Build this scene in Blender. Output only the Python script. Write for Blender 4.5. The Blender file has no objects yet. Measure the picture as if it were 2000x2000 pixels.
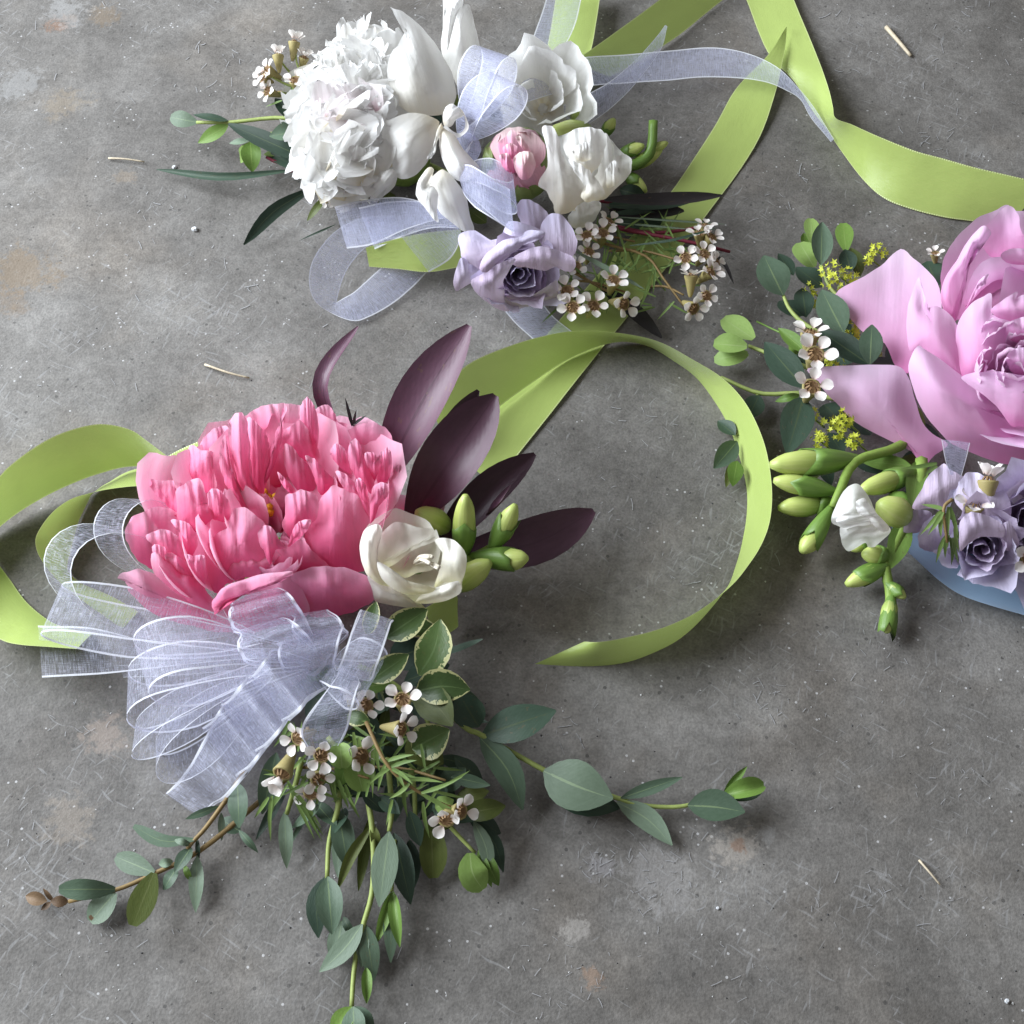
import bpy, math, random
import numpy as np
from mathutils import Vector, Matrix

random.seed(7); np.random.seed(7)
scene = bpy.context.scene
# ------------------------------------------------------------------ camera
PITCH, FOV, DIST = math.radians(57), math.radians(40), 0.618
TT = math.tan(FOV / 2)
CAM = np.array([0, -DIST * math.cos(PITCH), DIST * math.sin(PITCH)])
FWD = np.array([0, math.cos(PITCH), -math.sin(PITCH)])
RGT = np.array([1.0, 0, 0]); UPI = np.array([0, math.sin(PITCH), math.cos(PITCH)])
cd = bpy.data.cameras.new('camera'); cam = bpy.data.objects.new('camera', cd)
scene.collection.objects.link(cam); scene.camera = cam
cam.location = CAM; cam.rotation_euler = (math.pi / 2 - PITCH, 0, 0)
cd.sensor_fit = 'HORIZONTAL'; cd.angle = FOV; cd.clip_start = 0.01; cd.clip_end = 50
# ------------------------------------------------------------------ light
world = bpy.data.worlds.new('World'); scene.world = world; world.use_nodes = True
bg = world.node_tree.nodes['Background']
bg.inputs[0].default_value = (1.0, 0.96, 0.92, 1); bg.inputs[1].default_value = 0.24
def area(name, loc, target, sx, sy, power, col):
    ld = bpy.data.lights.new(name, 'AREA'); ld.shape = 'RECTANGLE'
    ld.size, ld.size_y, ld.energy, ld.color = sx, sy, power, col
    o = bpy.data.objects.new(name, ld); scene.collection.objects.link(o); o.location = loc
    o.rotation_euler = (Vector(target) - Vector(loc)).to_track_quat('-Z', 'Y').to_euler()
area('doorway_light', (-1.15, 0.34, 0.74), (0.0, 0, 0), 1.15, 0.9, 56, (0.88, 0.94, 1.0))
scene.view_settings.view_transform = 'Standard'; scene.view_settings.look = 'None'
scene.view_settings.gamma = 1; scene.view_settings.exposure = 0.16
scene.cycles.max_bounces = 6; scene.cycles.diffuse_bounces = 4; scene.cycles.glossy_bounces = 2; scene.cycles.transparent_max_bounces = 20
scene.cycles.use_denoising = True; scene.cycles.use_adaptive_sampling = True; scene.cycles.adaptive_threshold = .02

# ------------------------------------------------------------------ helpers
def ray(x, y): return FWD + RGT * ((x - 1000) / 1000 * TT) + UPI * ((1000 - y) / 1000 * TT)
def P(x, y, z=0.0):
    d = ray(x, y); return CAM + d * ((z - CAM[2]) / d[2])
def mpp(p): return float(np.dot(np.asarray(p) - CAM, FWD)) * TT / 1000      # metres per photo pixel at p
def nrm(v):
    v = np.asarray(v, float); n = np.linalg.norm(v); return v / n if n > 1e-12 else v
VIEW = -FWD
COL = scene.collection; ORG = {}
def put(o, parent, origin):
    origin = np.asarray(origin, float); COL.objects.link(o); ORG[o.name] = origin
    if parent is not None:
        o.parent = parent; o.location = origin - ORG[parent.name]
    else: o.location = origin
    return o
def mesh(name, V, F, uv=None):
    me = bpy.data.meshes.new(name); me.from_pydata([tuple(v) for v in V], [], F)
    if uv is not None:
        lay = me.uv_layers.new(name='UVMap'); idx = np.empty(len(me.loops), int)
        me.loops.foreach_get('vertex_index', idx); lay.data.foreach_set('uv', np.asarray(uv, float)[idx].ravel())
    me.polygons.foreach_set('use_smooth', [name not in ('paint_chip', 'white_grit', 'dark_grit')] * len(me.polygons)); me.update(); return me
def make(name, V, F, mat, parent=None, origin=None, uv=None):
    V = np.asarray(V, float)
    if origin is None: origin = V[0]
    me = mesh(name, V - np.asarray(origin), F, uv); me.materials.append(mat)
    return put(bpy.data.objects.new(name, me), parent, origin)
def thing(name, loc, label, cat, group=None):
    o = bpy.data.objects.new(name, None); o.empty_display_size = 0.02; put(o, None, loc)
    o['label'] = label; o['category'] = cat
    if group: o['group'] = group
    return o
def tag(o, label=None, cat=None, group=None, kind=None):
    for k, v in (('label', label), ('category', cat), ('group', group), ('kind', kind)):
        if v: o[k] = v
    return o
def grid_faces(nu, nv, close=False):
    F = []
    for i in range(nu - 1):
        for j in range(nv if close else nv - 1):
            k = (j + 1) % nv
            F.append((i * nv + j, i * nv + k, (i + 1) * nv + k, (i + 1) * nv + j))
    return F
def crom(pts, n):
    """Catmull-Rom through pts, n samples in all"""
    p = np.asarray(pts, float); m = len(p)
    if m == 2: return np.array([p[0] + (p[1] - p[0]) * t for t in np.linspace(0, 1, n)])
    q = np.vstack([2 * p[0] - p[1], p, 2 * p[-1] - p[-2]]); out = []
    for t in np.linspace(0, m - 1, n):
        i = min(int(t), m - 2); f = t - i; a, b, c, d = q[i:i + 4]
        out.append(.5 * (2 * b + (c - a) * f + (2 * a - 5 * b + 4 * c - d) * f * f + (3 * b - a - 3 * c + d) * f ** 3))
    return np.array(out)
def tangents(S): return np.array([nrm(v) for v in np.gradient(S, axis=0)])
def wave1(v, ph, ks=(2.1, 4.3, 7.7), am=(1, .6, .35)):
    return sum(a * np.sin(k * v + ph * (i + 1.3)) for i, (k, a) in enumerate(zip(ks, am)))

def blade(name, parent, mat, pts, width, shape='leaf', hint=None, cup=.0, fold=0., roll=0., ruf=0., lobe=0., rnd=.3,
          curl=0., notch=0., nu=9, nv=5, basew=.25, ph=None, wx=None):
    """a leaf or petal: grid along a spine through world points pts; width in metres"""
    ph = random.uniform(0, 9) if ph is None else ph
    S0 = crom(pts, 40); seg = np.r_[0, np.cumsum(np.linalg.norm(np.diff(S0, axis=0), axis=1))]; L = seg[-1]
    def at(u):
        s = u * L; return np.array([np.interp(s, seg, S0[:, k]) for k in range(3)])
    T0 = tangents(S0)
    hint = np.array(hint if hint is not None else nrm(VIEW * .5 + np.array([0, 0, .5])))
    V, UV = [], []
    us = np.linspace(0, 1, nu); vs = np.linspace(-1, 1, nv)
    for u in us:
        for v in vs:
            av = abs(v)
            if shape == 'petal':
                um = 1 - rnd * av ** 2.2 + lobe * wave1(v * 2.2, ph) * .35 - notch * math.exp(-(v / .22) ** 2)
                uu = u * um
                w = basew + (1 - basew) * math.sin(min(uu / .7, 1) * math.pi / 2) ** .9
                if uu > .7: w *= 1 - .25 * ((uu - .7) / .3) ** 2
            elif shape == 'leaf':
                uu = u * (1 - notch * math.exp(-(v / .3) ** 2)); w = max(math.sin(math.pi * u ** .9), 0.03) ** .8
                if notch: w = max(math.sin(math.pi * min(u, .86) ** 1.05), .05) ** .6
            elif shape == 'lance':
                uu = u; w = max(math.sin(math.pi * (.1 + .885 * u) ** 1.2), .02) ** .75
            elif shape == 'blunt':
                uu = u; w = math.sin(math.pi * min(.06 + .9 * u, 1) ** 1.25) ** .62
            else:
                uu = u; w = (1 - u ** 3) * (.5 + .5 * min(u * 4, 1)) + .03
            hw = width * .5 * w; p = at(min(max(uu, 0), 1)); i = min(int(np.interp(uu * L, seg, np.arange(40))), 39)
            T = T0[i]; Sx = nrm(np.cross(T, hint)); N = np.cross(Sx, T)
            r = roll
            if r: Sx, N = Sx * math.cos(r) + N * math.sin(r), N * math.cos(r) - Sx * math.sin(r)
            dn = cup * hw * v * v + fold * hw * av - curl * width * max(uu - .55, 0) ** 2 * 4
            if ruf: dn += ruf * width * uu ** 2 * wave1(v * 2.6, ph + 2 + uu) * .5 * (.3 + av)
            q = p + Sx * (v * hw * (1 - .25 * min(abs(cup), 1.2) * av)) + N * dn
            V.append(q); UV.append((.5 + .5 * v, u))
    V = np.array(V); V[:, 2] = np.maximum(V[:, 2], .0006)
    return make(name, V, grid_faces(nu, nv), mat, parent, V[nv // 2], UV)

def leafpx(name, parent, mat, b, t, wpx, bow=0., arch=0., **k):
    """leaf from base to tip given as photo pixel + height; bow bends it sideways (pixels)"""
    bx, by, bz = b; tx, ty, tz = t
    n = nrm([-(ty - by), tx - bx]); m = ((bx + tx) / 2 + n[0] * bow, (by + ty) / 2 + n[1] * bow, (bz + tz) / 2 + arch)
    pts = [P(*b), P(*m), P(*t)]
    return blade(name, parent, mat, pts, wpx * mpp(pts[1]), **k)

def tube(name, parent, mat, pts, r0, r1=None, n=6, steps=None, F0=None, kind=None):
    S = crom(pts, steps or max(6, 3 * len(pts))); T = tangents(S); r1 = r0 if r1 is None else r1
    V, UV = [], []; ref = np.array([.3, .2, .93])
    for i, (p, t) in enumerate(zip(S, T)):
        a = nrm(np.cross(t, ref)); b = np.cross(t, a); f = i / (len(S) - 1)
        r = (r0 + (r1 - r0) * f) if F0 is None else F0(f)
        for j in range(n):
            an = 2 * math.pi * j / n; V.append(p + (a * math.cos(an) + b * math.sin(an)) * r); UV.append((j / n, f))
    F = grid_faces(len(S), n, True); F.append(tuple(range(n))[::-1]); F.append(tuple((len(S) - 1) * n + j for j in range(n)))
    return make(name, V, F, mat, parent, S[0], UV)
def stem(parent, pts, r=.0011, r1=None, name='stem', mat=None): return tube(name, parent, mat or M['stem'], [P(*p) for p in pts], r, r1 if r1 else r * .7)

def ovoid(name, parent, mat, b, t, rad, prof=None, n=12, m=9, groove=.0, twist=.5, ng=3, vcol=None, bend=0., jag=0.):
    """bud-like body of revolution with soft grooves between world points b and t"""
    b, t = np.asarray(b), np.asarray(t); ax = nrm(t - b); L = np.linalg.norm(t - b)
    a = nrm(np.cross(ax, [.2, .1, .97])); c = np.cross(ax, a); V, UV = [], []
    prof = prof or (lambda u: math.sin(math.pi * (.07 + .885 * u) ** .85) ** .62)
    for i in range(m):
        u = i / (m - 1)
        for j in range(n):
            an = 2 * math.pi * j / n; g = 1 - groove * (abs(math.sin(ng * .5 * an + twist * u * 3)) < .3) * 1.
            r = rad * prof(u) * g
            V.append(b + ax * (L * u * (1 + jag * u * (math.sin(2 * an + twist * 9) + .5 * math.sin(5 * an)))) + (a * math.cos(an) + c * math.sin(an)) * r + np.array([0, 0, bend * math.sin(math.pi * u)])); UV.append((j / n, u))
    F = grid_faces(m, n, True); F.append(tuple(range(n))[::-1]); F.append(tuple((m - 1) * n + j for j in range(n)))
    V = np.array(V); V[:, 2] = np.maximum(V[:, 2], .0005)
    return make(name, V, F, mat, parent, b, UV)

def cuppetal(name, parent, mat, C, A, X, phi, span, prof, rnd=.25, ruf=.0, lobe=0., nu=12, nv=15, ph=None, off=0., wr=0.):
    """petal cupped round an axis: prof = (r, h) points from base to rim"""
    ph = random.uniform(0, 9) if ph is None else ph
    A = nrm(A); X = nrm(np.asarray(X) - A * np.dot(X, A)); Y = np.cross(A, X)
    pr = crom([(r, h, 0) for r, h in prof], 24); V, UV = [], []
    for i in range(nu):
        u = i / (nu - 1)
        for j in range(nv):
            v = -1 + 2 * j / (nv - 1)
            um = 1 - rnd * abs(v) ** 2.4 + lobe * wave1(v * 2.3, ph) * .3; uu = min(max(u * um, 0), 1)
            r, h, _ = [np.interp(uu * 23, np.arange(24), pr[:, k]) for k in range(3)]
            sp = span * (.55 + .45 * math.sin(min(uu / .6, 1) * math.pi / 2))
            an = phi + v * sp / 2; rr = r * (1 + ruf * uu * uu * wave1(v * 2.2, ph + 1)) + off * v + wr * abs(v) ** 3 * uu
            V.append(C + A * h + (X * math.cos(an) + Y * math.sin(an)) * rr); UV.append((.5 + .5 * v, uu))
    V = np.array(V); V[:, 2] = np.maximum(V[:, 2], .0006)
    return make(name, V, grid_faces(nu, nv), mat, parent, C, UV)

def patch(root, matn, cv, pts, z, bulge=.004, base=None, ruf=.0006, lip=.0, name='petal', rings=7, n=56, shift=(0, 0), fr=.006):
    """a petal from its own outline: cv = (x0, y0, scale) of the outline's units, z = height at the top | bottom | left | right ends or per point"""
    ox, oy, sc = cv; q = np.array([(ox + sc * x + shift[0], oy + sc * y + shift[1]) for x, y in pts]); lo, hi = q.min(0), q.max(0)
    if len(z) == len(q) and len(z) > 4: zz = np.array(z, float)
    else:
        zt, zb = z[0], z[1]; dx = z[2] if len(z) > 2 else 0.    # top, bottom, extra from left to right
        f = (q[:, 1] - lo[1]) / max(hi[1] - lo[1], 1e-6); zz = zt + (zb - zt) * f + dx * ((q[:, 0] - lo[0]) / max(hi[0] - lo[0], 1e-6) - .5)
    o = np.column_stack([q, zz]); m = len(o); oo = []
    for t in np.linspace(0, m, n, endpoint=False):
        i = int(t); f = t - i; a, b, c, d = (o[(i + k - 1) % m] for k in range(4)); ss = .8
        cr = .5 * (2 * b + (c - a) * f + (2 * a - 5 * b + 4 * c - d) * f * f + (3 * b - a - 3 * c + d) * f ** 3); oo.append(cr * ss + (b + (c - b) * f) * (1 - ss))
    oo = np.array(oo); nm = np.roll(oo[:, :2], -1, 0) - np.roll(oo[:, :2], 1, 0); nm = np.column_stack([nm[:, 1], -nm[:, 0]]) / (np.linalg.norm(nm, axis=1)[:, None] + 1e-6)
    jt = np.convolve(np.r_[np.random.normal(0, 1, n), 0, 0], [.3, .5, .3], 'same')[:n]; oo[:, :2] += nm * (jt * fr * np.linalg.norm(hi - lo))[:, None]; c = oo.mean(0); c[:2] = .5 * c[:2] + .25 * (lo + hi); c[2] = oo[:, 2].mean(); ph = random.uniform(0, 9); lw = ruf * .35
    bs = np.array(base if base else ((lo[0] + hi[0]) / 2, hi[1]), float)
    if base: bs = np.array((ox + sc * base[0], oy + sc * base[1]))
    ax = c[:2] - bs; ax = ax / max(np.linalg.norm(ax), 1e-6); al = (oo[:, :2] - bs) @ ax; a0, a1 = min(al.min(), 0), al.max(); pr = np.array([-ax[1], ax[0]]); ac = np.abs((oo[:, :2] - c[:2]) @ pr).max()
    V, UV = [], []; ln = np.linalg.norm(np.roll(oo[:, :2], -1, 0) - oo[:, :2], axis=1); mid_ = (np.roll(oo[:, :2], -1, 0) + oo[:, :2]) / 2
    field = lambda p: (np.sum(ln / (np.sum((mid_ - p) ** 2, 1) + 4.) ** 1.5)) ** -.5
    fm = max(field(c[:2]), field((c[:2] + oo[0, :2]) / 2), field((c[:2] + oo[n // 2, :2]) / 2))
    pl = np.linalg.lstsq(np.column_stack([oo[:, :2] - c[:2], np.ones(n)]), oo[:, 2], rcond=None)[0]
    def emit(p, r, ang):
        x_ = ((p[:2] - c[:2]) @ pr) / ac; y_ = ((p[:2] - bs) @ ax - a0) / (a1 - a0); h = 0. if r >= 1 else min(field(p[:2]) / fm, 1.1)
        zz_ = pl @ np.array([p[0] - c[0], p[1] - c[1], 1.])
        w = ruf * (math.sin(4.2 * x_ + ph) + .6 * math.sin(8.5 * x_ + 2 * ph + y_ * 2)) * y_ ** 1.5 + ruf * .5 * math.sin(5 * y_ + 3 * x_ + ph) + lw * math.sin(17 * x_ + 4 * y_ + 3 * ph) * y_
        V.append(P(p[0], p[1], max(zz_ + bulge * .9 * h ** 1.45 + w, .0008))); UV.append((.5 + .5 * x_, y_))
    emit(c, 0, 0)
    for k in range(1, rings + 1):
        r = k / rings
        for j in range(n): emit(c + (oo[j] - c) * r, r, 2 * math.pi * j / n)
    F = [(0, 1 + j, 1 + (j + 1) % n) for j in range(n)]
    for k in range(rings - 1):
        b = 1 + k * n; F += [(b + j, b + n + j, b + n + (j + 1) % n, b + (j + 1) % n) for j in range(n)]
    return make(name, V, F, M[matn], root, V[0], UV)

RW = .0245
def ribbon(name, parent, mat, pairs, W=RW, gz=.0008, sub=6, nv=5, smooth=1, bulge=0., zmin=.0006):
    """ribbon from pairs (edge1 x, y, edge2 x, y[, z2[, z1]]): edge 2 has a known height, edge 1 follows from the ribbon's width"""
    A, B = [], []
    for p in pairs:
        z2 = p[4] if len(p) > 4 else gz; G = P(p[2], p[3], z2)
        if len(p) > 5: Tp = P(p[0], p[1], p[5])
        else:
            d = ray(p[0], p[1]); w = G - CAM; a = d @ d; b = -2 * d @ w; c = w @ w - W * W; D = b * b - 4 * a * c
            s = (-b - math.sqrt(D)) / (2 * a) if D > 0 else -b / (2 * a)
            Tp = CAM + s * d
            if Tp[2] < .0008: Tp = P(p[0], p[1], .0008)
        A.append(Tp); B.append(G)
    A, B = np.array(A), np.array(B)
    for _ in range(smooth):
        if len(A) > 3:   # smooth only along the viewing depth: keeps the outline
            z = A[:, 2].copy(); z[1:-1] = .25 * z[:-2] + .5 * z[1:-1] + .25 * z[2:]
            for i, p in enumerate(pairs):
                if len(p) < 6: A[i] = P(p[0], p[1], max(z[i], .0008))
    n = (len(pairs) - 1) * sub + 1; SA, SB = crom(A, n), crom(B, n); V, UV = [], []; s = 0
    T = tangents((SA + SB) / 2)
    for i in range(n):
        if i: s += np.linalg.norm((SA[i] + SB[i] - SA[i - 1] - SB[i - 1]) / 2) / W
        N = nrm(np.cross(T[i], SA[i] - SB[i]))
        for j in range(nv):
            v = j / (nv - 1); V.append(SA[i] * (1 - v) + SB[i] * v + N * (bulge * 4 * v * (1 - v) + .0005 * math.sin(1.3 * s + 2.2 * v + len(pairs)) * (1 + .5 * math.sin(2.9 * s)))); UV.append((v, s))
    V = np.array(V); V[:, 2] = np.maximum(V[:, 2], zmin)
    return make(name, V, grid_faces(n, nv), mat, parent, V[0], UV)

def loop(name, parent, mat, root, tip, wpx, fat=.008, W=.025, pinch=.45, n=34, nv=6, end=1., sway=0.):
    """a bow loop: teardrop from root round the tip and back; wpx = the ribbon's width as it shows, in pixels"""
    r, t = P(*root), P(*tip); d = t - r; L = np.linalg.norm(d); d = d / L; m = mpp((r + t) / 2)
    w = RGT * wpx[0] * m - UPI * wpx[1] * m; k = W * W - w @ w; w = w + VIEW * (math.sqrt(k) if k > 0 else 0); w = nrm(w)
    N = nrm(np.cross(d, w)); V, UV = [], []; s = 0; prev = None
    for i in range(n):
        q = i / (n - 1) * end; x = L * (1 - math.cos(2 * math.pi * q)) / 2
        y = fat * 1.35 * math.sin(2 * math.pi * q) * math.sin(math.pi * q) ** .8
        c = r + d * x + N * y; f = pinch + (1 - pinch) * min(1, (x / L) * 1.7) ** .8
        if prev is not None: s += np.linalg.norm(c - prev) / W
        prev = c
        for j in range(nv):
            v = j / (nv - 1) - .5
            crk = .0006 * math.sin(9 * v * 3 + s * 2) * (1 - f) * 3
            V.append(c + w * (v * W * f) + N * crk + d * (sway * v * v * W)); UV.append((v + .5, s))
    V = np.array(V); V[:, 2] = np.maximum(V[:, 2], .0007)
    return make(name, V, grid_faces(n, nv), mat, parent, r, UV)

# ------------------------------------------------------------------ materials
M = {}
class NT:
    def __init__(s, name):
        s.m = bpy.data.materials.new(name); s.m.use_nodes = True; s.t = s.m.node_tree; s.n = s.t.nodes; s.l = s.t.links
        s.p = s.n['Principled BSDF']; s.out = s.n['Material Output']
    def add(s, typ, **k):
        o = s.n.new(typ)
        for a, b in k.items(): setattr(o, a, b)
        return o
    def link(s, a, b): s.l.new(a, b)
    def setin(s, o, i, v):
        if hasattr(v, 'is_output'): s.link(v, o.inputs[i])
        else: o.inputs[i].default_value = v
    def math(s, op, a, b=None, c=None):
        o = s.add('ShaderNodeMath', operation=op)
        for i, v in enumerate((a, b, c)):
            if v is not None: s.setin(o, i, v)
        return o.outputs[0]
    def mix(s, f, a, b, mode='MIX'):
        o = s.add('ShaderNodeMix', data_type='RGBA', blend_type=mode)
        s.setin(o, 0, f); s.setin(o, 6, a if hasattr(a, 'is_output') else (*a, 1)[:4]); s.setin(o, 7, b if hasattr(b, 'is_output') else (*b, 1)[:4])
        return o.outputs[2]
    def noise(s, vec, scale, detail=3, rough=.55, dist=0.):
        o = s.add('ShaderNodeTexNoise'); s.link(vec, o.inputs['Vector']); o.inputs['Scale'].default_value = scale
        o.inputs['Detail'].default_value = detail; o.inputs['Roughness'].default_value = rough; o.inputs['Distortion'].default_value = dist
        return o.outputs['Fac']
    def ramp(s, f, stops, interp='LINEAR'):
        o = s.add('ShaderNodeValToRGB'); e = o.color_ramp.elements; o.color_ramp.interpolation = interp
        while len(e) < len(stops): e.new(.5)
        for el, (q, c) in zip(e, stops): el.position = q; el.color = (*c, 1) if len(c) == 3 else c
        s.link(f, o.inputs[0]); return o.outputs[0]
    def uv(s, sx=1, sy=1):
        o = s.add('ShaderNodeUVMap'); mp = s.add('ShaderNodeMapping'); mp.inputs['Scale'].default_value = (sx, sy, 1)
        s.link(o.outputs[0], mp.inputs[0]); return mp.outputs[0]
    def uvxy(s):
        o = s.add('ShaderNodeUVMap'); x = s.add('ShaderNodeSeparateXYZ'); s.link(o.outputs[0], x.inputs[0]); return x.outputs[0], x.outputs[1]
    def bump(s, h, st, dist=.001):
        o = s.add('ShaderNodeBump'); o.inputs['Strength'].default_value = st; o.inputs['Distance'].default_value = dist
        s.link(h, o.inputs['Height']); s.link(o.outputs[0], s.p.inputs['Normal']); return o.outputs[0]
    def objrand(s):
        o = s.add('ShaderNodeObjectInfo'); return o.outputs['Random']
    def translucent(s, col, f, normal=None):
        t = s.add('ShaderNodeBsdfTranslucent'); s.setin(t, 0, col)
        mx = s.add('ShaderNodeMixShader'); mx.inputs[0].default_value = f
        s.link(s.p.outputs[0], mx.inputs[1]); s.link(t.outputs[0], mx.inputs[2]); s.link(mx.outputs[0], s.out.inputs[0])
def obj_vec(n):
    g = n.add('ShaderNodeTexCoord'); return g.outputs['Object']

def petal_mat(name, stops, tr=.35, rough=.66, vein=.12, var=.12, tint=None, edge=None, bump=.4):
    n = NT(name); x, y = n.uvxy(); rnd = n.objrand()
    pos = n.math('ADD', y, n.math('MULTIPLY', n.math('SUBTRACT', n.noise(n.uv(3, 2), 1.5, 2), .5), .35))
    c = n.ramp(pos, stops)
    # shift of the veins per petal
    v = n.add('ShaderNodeUVMap'); mp = n.add('ShaderNodeMapping'); mp.inputs['Scale'].default_value = (26, 2.2, 1); n.link(v.outputs[0], mp.inputs[0])
    cx = n.add('ShaderNodeCombineXYZ'); n.link(n.math('MULTIPLY', rnd, 50), cx.inputs[0]); n.link(n.math('MULTIPLY', rnd, 31), cx.inputs[1]); n.link(cx.outputs[0], mp.inputs['Location'])
    ve = n.noise(mp.outputs[0], 1., 3)
    mot = n.noise(n.uv(9, 9), 1.4, 4, .7)
    k = n.math('ADD', 1 - vein * 1.5, n.math('MULTIPLY', n.math('ADD', ve, n.math('MULTIPLY', mot, .5)), 2 * vein))
    k = n.math('MULTIPLY', k, n.math('ADD', 1 - var * .5, n.math('MULTIPLY', rnd, var)))
    g = n.add('ShaderNodeCombineColor'); [n.link(k, g.inputs[i]) for i in range(3)]
    c = n.mix(1., c, g.outputs[0], 'MULTIPLY')
    if tint: c = n.mix(n.math('MULTIPLY', n.math('GREATER_THAN', rnd, .6), .5), c, tint)
    if edge:
        e = n.math('SMOOTH_MIN', 1., n.math('MULTIPLY', n.math('POWER', n.math('ABSOLUTE', n.math('SUBTRACT', n.math('MULTIPLY', x, 2), 1)), 6), .6), .05)
        c = n.mix(e, c, edge)
    n.link(c, n.p.inputs['Base Color']); n.p.inputs['Roughness'].default_value = rough
    n.p.inputs['Specular IOR Level'].default_value = .13; n.p.inputs['Sheen Weight'].default_value = .2
    n.bump(n.math('ADD', ve, n.math('MULTIPLY', mot, .8)), bump, .0008); n.translucent(c, tr); M[name] = n.m
petal_mat('pink_petal', [(0, (.80, .10, .27)), (.35, (.90, .20, .39)), (.65, (.93, .33, .53)), (1, (.95, .54, .71))], tr=.5, var=.16, vein=.06, edge=(.95, .66, .77))
petal_mat('lilac_petal', [(0, (.78, .26, .54)), (.3, (.88, .46, .73)), (.65, (.91, .58, .84)), (1, (.93, .71, .93))], tr=.46, var=.08, vein=.03, bump=.16)
petal_mat('lilac_frill', [(0, (.76, .30, .56)), (.4, (.87, .56, .77)), (1, (.92, .73, .89))], tr=.5, var=.2, vein=.06)
petal_mat('white_petal', [(0, (.86, .78, .60)), (.25, (.89, .86, .79)), (.5, (.89, .88, .85)), (1, (.92, .92, .92))], tr=.48, var=.04, vein=.03)
petal_mat('blush_petal', [(0, (.75, .18, .36)), (.3, (.80, .50, .58)), (.6, (.88, .80, .82)), (1, (.91, .88, .89))], tr=.48, var=.06, vein=.04)
petal_mat('freesia_petal', [(0, (.76, .74, .44)), (.2, (.86, .82, .66)), (.5, (.90, .88, .80)), (1, (.91, .89, .85))], tr=.42, var=.05, vein=.05, bump=.15)
petal_mat('rose_petal', [(0, (.48, .37, .50)), (.35, (.60, .51, .66)), (.75, (.65, .59, .77)), (1, (.69, .65, .84))], tr=.25, var=.12, vein=.06, tint=(.55, .42, .56))
petal_mat('bud_petal', [(0, (.62, .16, .30)), (.5, (.74, .28, .44)), (.85, (.80, .46, .56)), (1, (.86, .66, .68))], tr=.25, var=.3, vein=.15)
petal_mat('bud_pale', [(0, (.74, .34, .44)), (.5, (.82, .52, .58)), (1, (.84, .68, .66))], tr=.3, var=.15, vein=.12)
petal_mat('wax_petal', [(0, (.70, .52, .46)), (.2, (.83, .76, .72)), (1, (.89, .87, .85))], tr=.3, var=.10, vein=.03, bump=.05)

def leaf_mat(name, col, col2, rib=(.30, .36, .16), tr=.12, rough=.5, var=.3, edge=None, spec=.3):
    n = NT(name); x, y = n.uvxy(); rnd = n.objrand(); ax = n.math('ABSOLUTE', n.math('SUBTRACT', n.math('MULTIPLY', x, 2), 1))
    nz = n.noise(n.uv(5, 5), 2.2, 4); c = n.mix(n.math('MULTIPLY', n.math('ADD', n.math('MULTIPLY', nz, .7), n.math('MULTIPLY', rnd, .6)), .8), col, col2)
    k = n.math('ADD', 1 - var / 2, n.math('MULTIPLY', rnd, var)); g = n.add('ShaderNodeCombineColor'); [n.link(k, g.inputs[i]) for i in range(3)]
    c = n.mix(1., c, g.outputs[0], 'MULTIPLY')
    if rib: c = n.mix(n.math('MULTIPLY', n.math('LESS_THAN', ax, n.math('MULTIPLY', n.math('SUBTRACT', 1.15, y), .07)), .55), c, rib)
    bl = n.noise(n.uv(3, 5), 1.7, 3, .6); c = n.mix(n.math('MULTIPLY', n.math('GREATER_THAN', n.math('ADD', bl, n.math('MULTIPLY', rnd, .18)), .80), .6), c, tuple(q * .5 + w * .5 for q, w in zip(col2, (.16, .10, .05))))
    if edge:
        e = n.math('GREATER_THAN', n.math('ADD', ax, n.math('MULTIPLY', n.math('SUBTRACT', n.noise(n.uv(4, 9), 1.6, 2), .5), .8)), .84)
        c = n.mix(e, c, edge)
    wv = n.add('ShaderNodeTexWave'); wv.bands_direction = 'DIAGONAL'; n.link(n.uv(6, 9), wv.inputs[0]); wv.inputs['Scale'].default_value = 1.; wv.inputs['Distortion'].default_value = 2
    n.bump(n.math('ADD', n.math('MULTIPLY', wv.outputs['Fac'], .10), nz), .2, .0005)
    n.link(c, n.p.inputs['Base Color']); n.p.inputs['Roughness'].default_value = rough; n.p.inputs['Specular IOR Level'].default_value = spec
    n.translucent(c, tr); M[name] = n.m
leaf_mat('euc_leaf', (.046, .082, .050), (.105, .155, .105), rib=(.20, .27, .13))
leaf_mat('euc_pale', (.115, .165, .110), (.20, .265, .195), rib=(.26, .34, .2))
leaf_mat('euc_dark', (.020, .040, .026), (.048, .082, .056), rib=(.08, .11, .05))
leaf_mat('green_leaf', (.09, .17, .030), (.17, .28, .06), rib=(.24, .34, .10), tr=.2)
leaf_mat('lime_leaf', (.20, .33, .07), (.33, .46, .16), rib=(.36, .48, .2), tr=.25)
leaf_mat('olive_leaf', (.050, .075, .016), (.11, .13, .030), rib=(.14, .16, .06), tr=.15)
leaf_mat('variegated_leaf', (.030, .060, .018), (.075, .12, .035), rib=(.12, .18, .07), edge=(.42, .42, .20), rough=.35)
leaf_mat('purple_leaf', (.046, .016, .030), (.105, .050, .078), rib=(.05, .02, .035), tr=.04, rough=.45, var=.4, spec=.35)
leaf_mat('black_leaf', (.010, .009, .010), (.028, .024, .026), rib=None, tr=.03, rough=.45)
leaf_mat('needle', (.11, .19, .045), (.20, .29, .09), rib=None, tr=.1, var=.5)
leaf_mat('dry_leaf', (.10, .055, .03), (.22, .15, .09), rib=None)
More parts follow.
